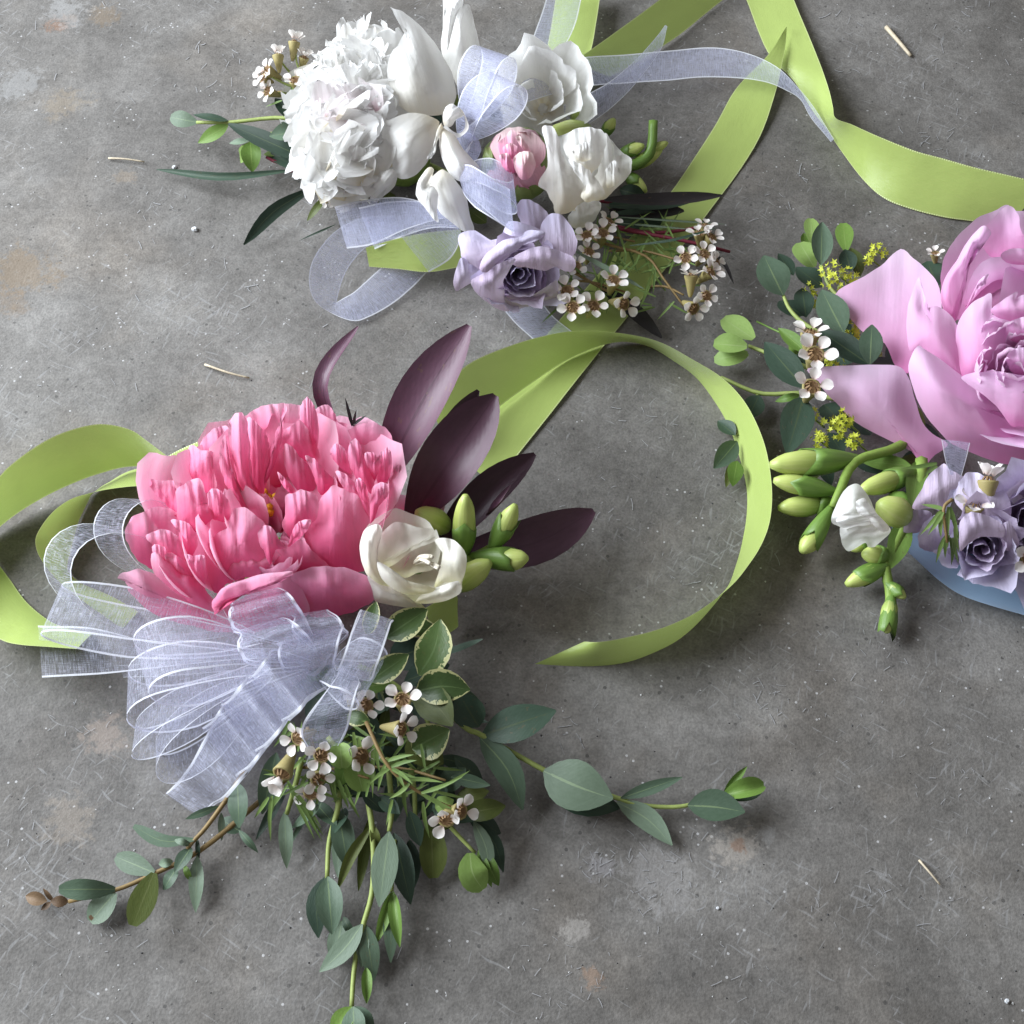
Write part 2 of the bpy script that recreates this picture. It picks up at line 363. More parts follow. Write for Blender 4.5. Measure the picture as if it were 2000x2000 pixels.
def plain(name, col, rough=.55, spec=.3, tr=0, nz=.25, sc=60, col2=None):
    n = NT(name); v = obj_vec(n); f = n.noise(v, sc * 10, 3); c = n.mix(n.math('MULTIPLY', f, 1.0), tuple(q * (1 - nz) for q in col), col2 or tuple(min(q * (1 + nz), .95) for q in col))
    n.link(c, n.p.inputs['Base Color']); n.p.inputs['Roughness'].default_value = rough; n.p.inputs['Specular IOR Level'].default_value = spec
    if tr: n.translucent(c, tr)
    M[name] = n.m
plain('stem', (.27, .33, .10)); plain('brown_stem', (.22, .15, .06)); plain('red_stem', (.16, .02, .04)); plain('freesia_stem', (.20, .30, .06))
plain('wax_cup', (.40, .24, .11), nz=.4, col2=(.36, .36, .14)); plain('wax_disc', (.16, .055, .03), nz=.5, col2=(.40, .26, .12)); plain('stamen', (.75, .36, .02), rough=.7, nz=.4)
plain('pale_filament', (.8, .72, .6)); plain('mantle', (.52, .56, .06), tr=.2, nz=.35); plain('mantle_stem', (.25, .34, .08)); plain('receptacle', (.16, .24, .05))
plain('straw', (.50, .43, .32), nz=.35); plain('chip', (.56, .58, .61), rough=.9, spec=.1); plain('fibre', (.30, .30, .31), rough=.8, nz=.3); plain('grit_light', (.48, .48, .48)); plain('grit_dark', (.045, .045, .05))
n = NT('bud_skin'); x, y = n.uvxy()
c = n.ramp(y, [(0, (.14, .25, .04)), (.35, (.31, .44, .06)), (.75, (.50, .60, .14)), (1, (.42, .55, .11))])
st = n.noise(n.uv(22, 1.2), 1., 3); c = n.mix(n.math('MULTIPLY', n.math('MULTIPLY', st, st), 1.1), c, (.62, .64, .30)); n.link(c, n.p.inputs['Base Color'])
n.p.inputs['Roughness'].default_value = .4; n.bump(st, .3, .0006); n.translucent(c, .12); M['bud_skin'] = n.m
n = NT('calyx_skin'); st = n.noise(n.uv(18, 1.5), 1., 3); c = n.mix(st, (.08, .17, .025), (.20, .33, .065)); n.link(c, n.p.inputs['Base Color']); n.p.inputs['Roughness'].default_value = .45; n.bump(st, .3, .0006); n.translucent(c, .1); M['calyx_skin'] = n.m
n = NT('sepal_skin'); x, y = n.uvxy(); c = n.ramp(n.math('ADD', n.math('MULTIPLY', y, .7), n.math('MULTIPLY', n.noise(n.uv(4, 4), 2, 3), .4)), [(.2, (.09, .16, .03)), (.85, (.20, .25, .08)), (1., (.38, .24, .18))]); n.link(c, n.p.inputs['Base Color']); M['sepal_skin'] = n.m

def satin(name, col, sh):
    n = NT(name); x, y = n.uvxy(); ax = n.math('ABSOLUTE', n.math('SUBTRACT', n.math('MULTIPLY', x, 2), 1))
    tw = n.noise(n.uv(160, 4), 1., 2); tw2 = n.noise(n.uv(3, 1.3), 1., 3)
    c = n.mix(n.math('MULTIPLY', n.math('ADD', tw, tw2), .5), tuple(q * .86 for q in col), tuple(min(q * 1.1, .95) for q in col))
    c = n.mix(n.math('MULTIPLY', n.math('GREATER_THAN', ax, .955), .6), c, sh)
    n.link(c, n.p.inputs['Base Color']); n.p.inputs['Roughness'].default_value = .33; n.p.inputs['Specular IOR Level'].default_value = .7
    n.p.inputs['Anisotropic'].default_value = .5; n.p.inputs['Sheen Weight'].default_value = .2; n.p.inputs['Sheen Roughness'].default_value = .4
    stitch = n.math('MULTIPLY', n.math('GREATER_THAN', ax, .955), n.math('SINE', n.math('MULTIPLY', y, 130)))
    n.bump(n.math('ADD', n.math('ADD', tw, n.math('MULTIPLY', stitch, 1.)), n.math('MULTIPLY', tw2, 2.5)), .25, .0008); n.translucent(c, .22); M[name] = n.m
satin('green_satin', (.44, .56, .155), (.66, .74, .34)); satin('blue_satin', (.42, .64, .92), (.56, .72, .93))

def organza(name, col, base, thr):
    n = NT(name); x, y = n.uvxy(); ax = n.math('ABSOLUTE', n.math('SUBTRACT', n.math('MULTIPLY', x, 2), 1))
    a = n.noise(n.uv(4, 55), 1., 2); b = n.noise(n.uv(60, 4), 1., 2); cl = n.noise(n.uv(3, 5), 1.2, 4, .7)
    f = n.math('ADD', base, n.math('MULTIPLY', n.math('SUBTRACT', n.math('ADD', a, n.math('MULTIPLY', b, .6)), .8), thr))
    f = n.math('ADD', f, n.math('MULTIPLY', n.math('SUBTRACT', cl, .5), .30))
    f = n.math('MAXIMUM', f, n.math('MULTIPLY', n.math('GREATER_THAN', ax, .925), .85))
    f = n.math('MINIMUM', n.math('MAXIMUM', f, .08), .95)
    ec = n.mix(n.math('GREATER_THAN', ax, .925), col, (.86, .88, .95)); n.link(ec, n.p.inputs['Base Color']); n.p.inputs['Roughness'].default_value = .40; n.p.inputs['Sheen Weight'].default_value = .35; n.p.inputs['Sheen Roughness'].default_value = .3
    n.bump(n.math('ADD', a, b), .35, .0006)
    t = n.add('ShaderNodeBsdfTranslucent'); t.inputs[0].default_value = (*col, 1); m1 = n.add('ShaderNodeMixShader'); m1.inputs[0].default_value = .4
    n.link(n.p.outputs[0], m1.inputs[1]); n.link(t.outputs[0], m1.inputs[2])
    tr = n.add('ShaderNodeBsdfTransparent'); m2 = n.add('ShaderNodeMixShader'); n.link(f, m2.inputs[0]); n.link(tr.outputs[0], m2.inputs[1]); n.link(m1.outputs[0], m2.inputs[2])
    n.link(m2.outputs[0], n.out.inputs[0]); M[name] = n.m
organza('organza', (.66, .68, .84), .21, 1.1)
organza('lavender_organza', (.66, .69, .92), .40, .8)

# concrete
n = NT('concrete'); v = obj_vec(n)
big = n.noise(v, 7, 4, .6, .4); mid = n.noise(v, 38, 5, .65, .3); fine = n.noise(v, 260, 4, .7); spk = n.noise(v, 900, 2, .5)
c = n.ramp(n.math('ADD', n.math('MULTIPLY', big, .55), n.math('MULTIPLY', mid, .45)), [(.34, (.090, .084, .078)), (.5, (.148, .140, .132)), (.65, (.225, .216, .206))])
c = n.mix(.6, c, n.ramp(fine, [(.25, (.52, .52, .52)), (.5, (1, 1, 1)), (.75, (1.35, 1.35, 1.35))]), 'MULTIPLY')
c = n.mix(.45, c, n.ramp(spk, [(.3, (.6, .6, .6)), (.5, (1, 1, 1)), (.7, (1.35, 1.35, 1.35))]), 'MULTIPLY')
warm = n.ramp(n.noise(v, 11, 3, .6), [(.5, (1, 1, 1)), (.75, (1.05, .97, .88))]); c = n.mix(.8, c, warm, 'MULTIPLY')
vo = n.add('ShaderNodeTexVoronoi'); n.link(v, vo.inputs['Vector']); vo.inputs['Scale'].default_value = 170
pit = n.math('LESS_THAN', vo.outputs['Distance'], n.math('MULTIPLY', n.math('GREATER_THAN', n.noise(v, 60, 2), .52), .13)); c = n.mix(n.math('MULTIPLY', pit, .65), c, (.05, .048, .046))
vp = n.add('ShaderNodeTexVoronoi'); n.link(v, vp.inputs['Vector']); vp.inputs['Scale'].default_value = 230
wp = n.math('LESS_THAN', vp.outputs['Distance'], n.math('MULTIPLY', n.math('GREATER_THAN', n.noise(v, 45, 2), .56), .12)); c = n.mix(n.math('MULTIPLY', wp, .6), c, (.55, .55, .56))
wob = n.add('ShaderNodeTexNoise'); n.link(v, wob.inputs['Vector']); wob.inputs['Scale'].default_value = 55; wob.inputs['Detail'].default_value = 1
wv_ = n.add('ShaderNodeVectorMath', operation='MULTIPLY_ADD'); n.link(wob.outputs['Color'], wv_.inputs[0]); wv_.inputs[1].default_value = (.007, .007, 0); n.link(v, wv_.inputs[2])
zone = n.math('ADD', .70, n.math('MULTIPLY', n.noise(v, 15, 2), .60))
for rz, sx, sy, th in ((.6, 70, 620, .735), (-.8, 90, 700, .74), (1.9, 80, 640, .735)):
    m0 = n.add('ShaderNodeMapping'); n.link(wv_.outputs[0], m0.inputs[0]); m0.inputs['Rotation'].default_value = (0, 0, rz)
    mp = n.add('ShaderNodeMapping'); n.link(m0.outputs[0], mp.inputs[0]); mp.inputs['Scale'].default_value = (sx, sy, 1)
    sk = n.noise(mp.outputs[0], 1., 1, .5); mr = n.add('ShaderNodeMapRange'); n.link(n.math('MULTIPLY', sk, zone), mr.inputs[0]); mr.inputs[1].default_value = th - .05; mr.inputs[2].default_value = th + .03; mr.inputs[4].default_value = .36
    c = n.mix(mr.outputs[0], c, (.31, .31, .315))
spn = n.math('ADD', n.math('MULTIPLY', n.math('SUBTRACT', n.noise(v, 70, 5, .8), .5), 3.6), n.math('MULTIPLY', n.math('SUBTRACT', n.noise(v, 300, 3, .7), .5), 2.6))
def spot(px, py, r, col, amt, c, sc=70):
    q = P(px, py); d = n.add('ShaderNodeVectorMath', operation='DISTANCE'); n.link(v, d.inputs[0]); d.inputs[1].default_value = tuple(q)
    f = n.math('ADD', n.math('DIVIDE', d.outputs['Value'], r), spn)
    mr = n.add('ShaderNodeMapRange'); n.link(f, mr.inputs[0]); mr.inputs[1].default_value = .5; mr.inputs[2].default_value = 1.05; mr.inputs[3].default_value = amt; mr.inputs[4].default_value = 0
    return n.mix(mr.outputs[0], c, col)
for a in ((110, 48, .007, (.19, .11, .07), .7), (140, 32, .005, (.18, .12, .08), .5), (200, 30, .010, (.17, .125, .08), .5), (40, 530, .017, (.20, .145, .09), .5), (20, 590, .010, (.18, .13, .085), .4), (130, 200, .012, (.26, .21, .15), .35), (245, 345, .006, (.26, .2, .14), .3),
          (135, 25, .013, (.30, .30, .30), .45), (30, 165, .014, (.28, .28, .28), .45), (1435, 1655, .009, (.34, .31, .28), .65), (1440, 1650, .003, (.25, .15, .10), .6), (1125, 1810, .005, (.36, .34, .32), .5), (1290, 1710, .014, (.36, .35, .35), .30), (1175, 1690, .006, (.32, .31, .33), .35),
          (210, 1440, .009, (.30, .24, .2), .4), (130, 1600, .01, (.31, .26, .21), .3), (1155, 1910, .004, (.3, .2, .14), .5), (1500, 1630, .004, (.3, .3, .3), .4)): c = spot(*a, c)
n.link(c, n.p.inputs['Base Color']); n.p.inputs['Roughness'].default_value = .72; n.p.inputs['Specular IOR Level'].default_value = .3
n.bump(n.math('ADD', n.math('MULTIPLY', fine, .8), n.math('ADD', mid, n.math('MULTIPLY', n.math('SUBTRACT', spk, pit), .5))), .32, .0010); M['concrete'] = n.m

# ------------------------------------------------------------------ ground
g = make('concrete_floor', [(-4, -4, 0), (4, -4, 0), (4, 4, 0), (-4, 4, 0)], [(0, 1, 2, 3)], M['concrete'], None, (0, 0, 0)); tag(g, kind='structure')

# ================================================================== shared flower builders
def cone_mesh():
    n = 10; V, F = [], []
    prof = [(.12, -1.75), (.22, -1.5), (.34, -1.0), (.46, -.5), (.58, -.12), (.56, 0), (.45, -.02)]
    for r, h in prof:
        for j in range(n): V.append((r * math.cos(2 * math.pi * j / n), r * math.sin(2 * math.pi * j / n), h))
    F = grid_faces(len(prof), n, True); return mesh('cup', V, F)
def disc_mesh():
    n = 12; V = [(0, 0, -.18)]; F = []
    for r, h in ((.22, -.2), (.46, -.03)):
        for j in range(n): V.append((r * math.cos(2 * math.pi * j / n), r * math.sin(2 * math.pi * j / n), h))
    for j in range(n): F.append((0, 1 + j, 1 + (j + 1) % n)); F.append((1 + j, 1 + n + j, 1 + n + (j + 1) % n, 1 + (j + 1) % n))
    for k in range(9):
        a = k * .7; b = len(V); r0, r1 = .40, .2
        for dr, dh, w in ((r0, -.05, .05), (r1, .22, .05)):
            V.append((dr * math.cos(a - w / dr), dr * math.sin(a - w / dr), dh)); V.append((dr * math.cos(a + w / dr), dr * math.sin(a + w / dr), dh))
        F.append((b, b + 1, b + 3, b + 2))
    return mesh('disc', V, F)
def waxpetal_mesh():
    V, F, UV = [], [], []; nu, nv = 6, 7
    for i in range(nu):
        u = i / (nu - 1)
        for j in range(nv):
            v = -1 + 2 * j / (nv - 1); w = .37 * max(math.sin(math.pi * (.06 + .86 * u) ** 1.25), .12) ** .62; x = .44 + .74 * u * (1 - .07 * v * v)
            V.append((x, v * w, .10 * u + .10 * v * v - .16 * (u - .5) ** 2)); UV.append((.5 + .5 * v, u))
    return mesh('petal', V, grid_faces(nu, nv), UV)
CUP, DISC, WPET = cone_mesh(), disc_mesh(), waxpetal_mesh()
CUP.materials.append(M['wax_cup']); DISC.materials.append(M['wax_disc']); WPET.materials.append(M['wax_petal'])
def waxflower(parent, x, y, z, rpx, face=(0, 0), open_=0.15, n=5):
    """face = where the mouth points, in image terms (right, up); the rest of it points at the viewer/up"""
    p = P(x, y, z); s = rpx * mpp(p)
    k = max(0, 1 - face[0] ** 2 - face[1] ** 2); ax = nrm(RGT * face[0] + np.array([0, 1, 0]) * face[1] + nrm(VIEW * .4 + np.array([0, 0, .6])) * math.sqrt(k) + np.random.normal(0, .06, 3))
    q = Vector(ax).to_track_quat('Z', 'Y'); R = q.to_matrix().to_4x4() @ Matrix.Rotation(random.uniform(0, 6.3), 4, 'Z')
    o = bpy.data.objects.new('waxflower', CUP); put(o, parent, p); o.rotation_euler = R.to_euler(); o.scale = (s, s, s)
    d = bpy.data.objects.new('flower_centre', DISC); COL.objects.link(d); d.parent = o
    for i in range(n):
        e = bpy.data.objects.new('petal', WPET); COL.objects.link(e); e.parent = o
        e.rotation_euler = (Matrix.Rotation(i * 2 * math.pi / 5 + random.uniform(-.12, .12), 4, 'Z') @ Matrix.Rotation(-open_ - random.uniform(-.15, .25), 4, 'Y')).to_euler()
        e.scale = (random.uniform(.92, 1.1),) * 3
    return o
def freesia_bud(parent, b, t, wpx, calyx=.45, cal_b=None):
    B, T = P(*b), P(*t); r = wpx * .5 * mpp(B)
    o = ovoid('freesia_bud', parent, M['bud_skin'], B, T, r, groove=.07)
    if calyx:
        C0 = P(*cal_b) if cal_b else B - (T - B) * .35; C1 = B + (T - B) * calyx
        ovoid('calyx', o, M['calyx_skin'], C0, C1, r * 1.06, prof=lambda u: .28 + .72 * math.sin(min(u * 1.15, 1) * math.pi / 2) ** 1.2, n=14, m=8, jag=.16, twist=random.uniform(0, 1))
    return o
def goblet(name, parent, matn, base, axis, R, H, n, layers, ruf=.05, lobe=.05, body='calyx_skin', rnd=.25, wr=0.):
    """a cup-shaped bloom: layers of (count, radius factor, height factor, flare, span, phase)"""
    C = np.asarray(base); A = nrm(axis)
    root = ovoid(name, parent, M['white_petal'] if body == 'white' else M[body], C - A * H * .35, C + A * H * .12, R * .26, n=8, m=6)
    X = RGT
    for cnt, rf, hf, flare, span, phs in layers:
        for i in range(cnt):
            j = lambda a: random.uniform(1 - a, 1 + a)
            pr = [(R * .06, 0), (R * rf * .62 * j(.05), H * hf * .28), (R * rf * .95 * j(.06), H * hf * .66), (R * rf * (1 + flare) * j(.08), H * hf * j(.05))]
            cuppetal('petal', root, M[matn], C, A, X, phs + i * 2 * math.pi / cnt + random.uniform(-.12, .12), span * j(.08), pr, ruf=ruf, lobe=lobe, rnd=rnd, off=random.choice((-1, 1)) * R * .06, wr=wr)
    return root

# ================================================================== corsage 1: pink peony
Z0 = 0.0
pk = thing('wrist_corsage', P(600, 1200), 'bright pink peony corsage with silvery organza bow, cream freesia and dark purple leaves', 'corsage')
def rib(parent, pairs, **k): return ribbon('satin_ribbon', parent, M['green_satin'], pairs, **k)
# long flat tail running under the white corsage
rib(pk, [(880, 880, 965, 945, .0012, .0012), (1000, 735, 1090, 790, .0012, .0012), (1110, 605, 1190, 662, .0014, .0014), (1215, 480, 1300, 525, .0014, .0014), (1307, 380, 1380, 420, .0014, .0014),
         (1391, 254, 1474, 286, .0016, .002), (1436, 174, 1512, 190, .0035, .0035), (1499, 109, 1532, 101, .006, .0065), (1536, 52, 1538, 49, .008, .008)])
# curling tail: top edge | floor edge
rib(pk, [(845, 800, 880, 880, .004), (870, 765, 930, 840, .003), (912, 713, 974, 795, .0025), (1000, 673, 1079, 721, .0025), (1070, 653, 1136, 691, .0022), (1130, 646, 1181, 674, .002), (1200, 650, 1223, 669, .0012), (1280, 668, 1270, 678),
         (1350, 702, 1318, 706), (1410, 738, 1365, 743), (1460, 790, 1405, 800), (1492, 860, 1433, 865), (1507, 940, 1452, 940), (1503, 1010, 1456, 1005), (1485, 1065, 1450, 1055), (1455, 1111, 1438, 1105), (1423, 1148, 1422, 1150),
         (1371, 1191, 1378, 1203), (1323, 1216, 1328, 1248), (1269, 1236, 1275, 1275), (1215, 1248, 1212, 1294), (1172, 1253, 1132, 1301), (1141, 1253, 1040, 1299)], smooth=2, gz=-.0006, zmin=-.002)
# outer loop on the left
rib(pk, [(400, 945, 380, 1000, .004), (335, 898, 337, 955, .005), (289, 864, 316, 918, .006), (256, 841, 285, 911, .007), (210, 830, 242, 912, .007), (168, 833, 200, 922, .007), (112, 850, 163, 934, .006), (65, 875, 116, 955, .005), (23, 906, 70, 980, .004), (0, 928, 30, 1006, .003),
         (-40, 975, -5, 1036, .002), (-78, 1060, -28, 1066), (-72, 1140, -15, 1085), (-45, 1215, 18, 1130), (0, 1246, 52, 1178), (38, 1257, 93, 1213), (80, 1262, 130, 1228), (150, 1268, 180, 1238)], smooth=2)
rib(pk, [(285, 951, 318, 906, .004), (244, 954, 252, 917, .003), (200, 959, 206, 943), (170, 965, 180, 963), (140, 974, 172, 978), (110, 993, 163, 997), (85, 1020, 152, 1022), (68, 1050, 145, 1050), (69, 1076, 139, 1077), (80, 1098, 134, 1102), (100, 1123, 138, 1118), (130, 1150, 165, 1140), (185, 1190, 220, 1165), (240, 1225, 270, 1195)], smooth=2)
rib(pk, [(315, 897, 330, 990, .001, .001), (360, 873, 400, 960, .001, .001), (430, 848, 470, 935, .0012, .0012), (500, 835, 540, 920, .0012, .0012), (560, 870, 590, 950, .0012, .0012)])
rib(pk, [(830, 1190, 850, 1245, .004, .03), (868, 1170, 876, 1236, .004, .028), (897, 1166, 893, 1222, .003, .022), (880, 1185, 868, 1230, .002, .012)])

# --- peony
def fpt(p): return P(*p)
pe = ovoid('peony', pk, M['receptacle'], P(540, 1130, .004), P(540, 1105, .022), .016)
FC = P(535, 1060, .045)
def petal(root, matn, pts, wpx, ctr=None, cup=.45, ruf=.05, lobe=.06, rnd=.28, curl=0., nu=11, nv=11, basew=.3, name='petal', up=.25, **k):
    q = [P(*p) for p in pts]
    if len(q) == 2: q = [q[0], (q[0] + q[1]) / 2 + np.array([0, 0, .004]), q[1]]
    c = ctr if ctr is not None else FC; h = nrm(c - q[1]); h = h + VIEW * (.55 if h @ VIEW > -.15 else -.55) + np.array([0, 0, up])
    T = nrm(q[-1] - q[0]); h = nrm(h - T * (h @ T) + 1e-6)
    return blade(name, root, M[matn], q, wpx * 1.22 * mpp(q[1]), 'petal', h, cup=cup, ruf=ruf, lobe=lobe, rnd=rnd, curl=curl, nu=nu, nv=nv, basew=basew, **k)
PINK = [
 (((545, 1010, .024), (545, 900, .050), (540, 805, .058)), 190, .5), (((600, 1015, .024), (630, 900, .048), (640, 815, .058)), 130, .5), (((620, 1050, .024), (695, 940, .046), (722, 845, .052)), 180, .45), (((480, 1030, .024), (432, 935, .047), (408, 860, .052)), 140, .5),
 (((640, 1060, .03), (640, 990, .045), (645, 930, .052)), 90, .6), (((500, 1060, .03), (470, 1000, .050), (455, 950, .056)), 80, .7), (((470, 1130, .03), (420, 1050, .046), (400, 990, .052)), 100, .6), (((720, 1070, .03), (740, 1000, .046), (750, 930, .052)), 90, .6),
 (((780, 1065, .02), (818, 1005, .03), (846, 968, .03)), 100, .3), (((740, 1100, .012), (780, 1060, .03), (800, 1010, .036)), 110, .4), (((380, 1060, .025), (330, 960, .042), (340, 890, .044)), 110, .4), (((500, 960, .03), (470, 870, .045), (470, 815, .05)), 120, .4), (((640, 950, .03), (670, 860, .046), (680, 812, .05)), 130, .4)]
for pts, w, cu in PINK:
    small = w < 80
    petal(pe, 'pink_petal', pts, w * (1.18 if pts[-1][1] < 900 else 1.05), cup=cu * .75, ruf=.11 if small else .07, lobe=.20 if small else .13, rnd=.34 if small else .26, curl=-.03)
for pts, w in ((((440, 1140, .026), (395, 1090, .040), (375, 1020, .048)), 120), (((480, 1120, .028), (440, 1070, .044), (420, 1010, .052)), 110), (((400, 1150, .022), (350, 1110, .036), (320, 1060, .042)), 110)): petal(pe, 'pink_petal', pts, w, cup=.4, lobe=.1)
# outer and front petals, each from its own outline
pv = (200, 740, .3106)
for pts, z, b in (
 ([(900, 250), (960, 188), (1050, 160), (1140, 152), (1240, 170), (1320, 200), (1320, 400), (1270, 600), (1100, 680), (990, 580), (920, 420)], (.066, .040), -.003),
 ([(1330, 205), (1400, 163), (1450, 195), (1485, 270), (1545, 290), (1500, 360), (1420, 420), (1380, 560), (1330, 440)], (.064, .046), -.002),
 ([(1370, 480), (1400, 380), (1490, 340), (1560, 308), (1640, 273), (1720, 280), (1800, 330), (1832, 420), (1820, 560), (1780, 650), (1600, 680), (1450, 660)], (.058, .042, .004), -.003),
 ([(605, 435), (640, 368), (690, 318), (770, 292), (802, 330), (815, 480), (840, 660), (760, 620), (700, 570), (650, 490)], (.060, .046, .006), .002),
 ([(905, 252), (960, 268), (1022, 340), (1054, 420), (1050, 560), (1010, 720), (955, 660), (925, 480)], (.067, .047), .003),
 ([(735, 450), (768, 352), (792, 480), (832, 620), (895, 760), (930, 840), (860, 800), (800, 710), (748, 590)], (.067, .049), .002),
 ([(1110, 340), (1180, 300), (1242, 262), (1305, 330), (1356, 430), (1366, 520), (1280, 520), (1200, 480), (1130, 430)], (.069, .054), .003),
 ([(1238, 265), (1244, 170), (1285, 113), (1322, 150), (1342, 200), (1364, 330), (1335, 480), (1270, 410)], (.075, .056), .003),
 ([(785, 310), (808, 240), (860, 210), (908, 260), (928, 400), (940, 600), (985, 760), (1005, 880), (935, 800), (862, 650), (818, 480)], (.073, .044), .004),
 ([(1050, 450), (1092, 345), (1130, 250), (1143, 148), (1158, 200), (1136, 300), (1122, 410), (1085, 540), (1030, 650), (1000, 690), (1035, 560)], (.075, .048), .002),
 ([(1135, 480), (1148, 408), (1192, 428), (1252, 498), (1312, 560), (1355, 690), (1372, 730), (1250, 720), (1170, 620)], (.064, .046), .003),
 ([(1275, 485), (1332, 505), (1402, 575), (1470, 660), (1400, 735), (1360, 710), (1325, 600)], (.062, .048), .003),
 ([(1428, 465), (1460, 408), (1502, 418), (1542, 480), (1575, 600), (1520, 575), (1460, 520)], (.067, .054), .002),
 ([(1542, 465), (1560, 398), (1595, 378), (1632, 440), (1645, 500), (1705, 600), (1705, 730), (1620, 650), (1560, 565)], (.069, .050), .003),
 ([(1648, 470), (1700, 462), (1742, 498), (1762, 450), (1745, 560), (1705, 650), (1670, 570)], (.068, .054), .002),
 ([(1465, 585), (1530, 598), (1622, 690), (1675, 760), (1675, 870), (1600, 750), (1520, 690)], (.063, .048), .002),
 ([(1588, 655), (1620, 622), (1662, 680), (1674, 770), (1620, 750)], (.066, .056), .002),
 ([(1100, 585), (1150, 628), (1215, 702), (1185, 722), (1130, 665)], (.060, .056), .001),
 ([(450, 590), (480, 520), (545, 490), (540, 435), (570, 410), (620, 450), (690, 460), (700, 560), (720, 680), (660, 720), (600, 660), (530, 660), (480, 690)], (.060, .048, .01), .003),
 ([(280, 635), (370, 640), (480, 650), (490, 760), (475, 880), (400, 785), (330, 720)], (.054, .044, .006), -.002),
 ([(145, 970), (170, 880), (260, 830), (390, 805), (490, 860), (490, 950), (500, 1130), (400, 1195), (300, 1195), (210, 1120), (160, 1040)], (.050, .034, -.006), -.004),
 ([(275, 990), (330, 955), (400, 945), (470, 985), (500, 1060), (530, 1160), (480, 1170), (400, 1120), (330, 1060)], (.054, .042), .003),
 ([(430, 890), (500, 890), (560, 930), (600, 1000), (580, 1100), (530, 1150), (485, 1060), (480, 960)], (.057, .044), .003),
 ([(460, 700), (520, 660), (560, 630), (610, 625), (640, 680), (660, 780), (700, 780), (740, 850), (680, 890), (590, 970), (540, 930), (490, 920), (470, 860), (468, 780)], (.063, .047, .004), .004),
 ([(660, 720), (690, 690), (740, 700), (790, 760), (812, 830), (780, 900), (700, 880), (665, 790)], (.064, .052), .004),
 ([(310, 1060), (340, 1040), (390, 1060), (420, 1110), (440, 1200), (380, 1180), (330, 1120)], (.053, .042), .003),
 ([(390, 1120), (420, 1090), (480, 1120), (540, 1180), (600, 1270), (540, 1260), (450, 1200)], (.051, .038), .003),
 ([(525, 1105), (570, 1110), (640, 1110), (650, 1180), (650, 1290), (600, 1250), (560, 1200)], (.053, .040), .003),
 ([(95, 1255), (140, 1210), (220, 1200), (310, 1215), (420, 1290), (540, 1370), (670, 1430), (790, 1480), (850, 1590), (760, 1602), (600, 1565), (480, 1530), (370, 1505), (250, 1420), (170, 1330), (150, 1280)], (.036, .008, -.010), .006),
 ([(300, 1130), (330, 1090), (400, 1130), (490, 1180), (570, 1240), (640, 1310), (715, 1420), (690, 1460), (560, 1410), (420, 1320), (330, 1220)], (.049, .026), .005),
 ([(640, 1060), (680, 1010), (740, 960), (790, 930), (805, 850), (850, 805), (920, 820), (980, 870), (1025, 925), (990, 985), (1005, 1050), (1045, 1100), (1040, 1150), (950, 1200), (800, 1270), (720, 1345), (660, 1250), (640, 1150)], (.061, .034), .005),
 ([(1150, 740), (1200, 715), (1255, 698), (1320, 720), (1365, 775), (1350, 870), (1280, 940), (1200, 1010), (1130, 930), (1148, 840)], (.060, .044), .004),
 ([(1350, 800), (1400, 720), (1450, 668), (1520, 680), (1600, 740), (1650, 830), (1685, 900), (1695, 1000), (1670, 1110), (1650, 1200), (1500, 1230), (1300, 1230), (1240, 1190), (1235, 1060), (1260, 950), (1320, 870)], (.058, .032), .006),
 ([(1040, 1215), (1045, 1130), (1105, 1060), (1180, 1050), (1260, 1000), (1300, 1060), (1400, 1150), (1440, 1215), (1200, 1245)], (.050, .033), .004),
 ([(755, 1140), (850, 1108), (950, 1118), (1050, 1108), (1075, 1180), (1070, 1230), (900, 1250), (790, 1285), (755, 1215)], (.047, .035), .004),
 ([(980, 965), (1020, 920), (1070, 940), (1115, 1010), (1165, 1065), (1090, 1075), (1055, 1170), (1020, 1095), (988, 1030)], (.058, .046), .003),
 ([(1165, 1060), (1190, 970), (1230, 900), (1310, 885), (1290, 950), (1230, 1010)], (.060, .048), .002),
 ([(1180, 1235), (1280, 1198), (1400, 1178), (1520, 1188), (1640, 1232), (1705, 1300), (1745, 1362), (1640, 1435), (1500, 1485), (1330, 1500), (1255, 1445), (1220, 1350)], (.046, .008), .009),
 ([(880, 1380), (1000, 1280), (1180, 1230), (1260, 1330), (1300, 1480), (1150, 1540), (960, 1590), (820, 1600), (740, 1500), (760, 1420)], (.040, .010), .006),
 ([(690, 1420), (715, 1365), (760, 1310), (850, 1275), (1000, 1233), (1185, 1213), (1175, 1250), (1050, 1312), (950, 1332), (860, 1372), (790, 1392), (740, 1440), (705, 1482)], (.050, .044), .004),
 ([(1680, 910), (1690, 760), (1700, 680), (1760, 648), (1802, 680), (1792, 740), (1740, 800), (1712, 880)], (.062, .050), .003),
 ([(1755, 470), (1795, 428), (1822, 500), (1812, 600), (1750, 690), (1720, 610), (1738, 520)], (.066, .052), .002),
 ([(1815, 548), (1885, 543), (1890, 640), (1852, 740), (1840, 810), (1795, 790), (1795, 680)], (.058, .044), .002)):
    patch(pe, 'pink_petal', pv, pts, z, b, ruf=.0015, fr=.009, n=64)
for i in range(26):   # short inner petaloids and filler round the heart
    a = random.uniform(0, 6.28); r = random.uniform(.4, 1.); x, y = 535 + 120 * r * math.cos(a), 1060 + 90 * r * math.sin(a)
    petal(pe, 'pink_petal', ((535 + 60 * math.cos(a), 1080 + 45 * math.sin(a), .022), (x, y - 20, .040), (x + 12 * math.cos(a), y - 55 + 10 * math.sin(a), random.uniform(.042, .050))), random.uniform(50, 80), cup=.6, ruf=.1, lobe=.2)
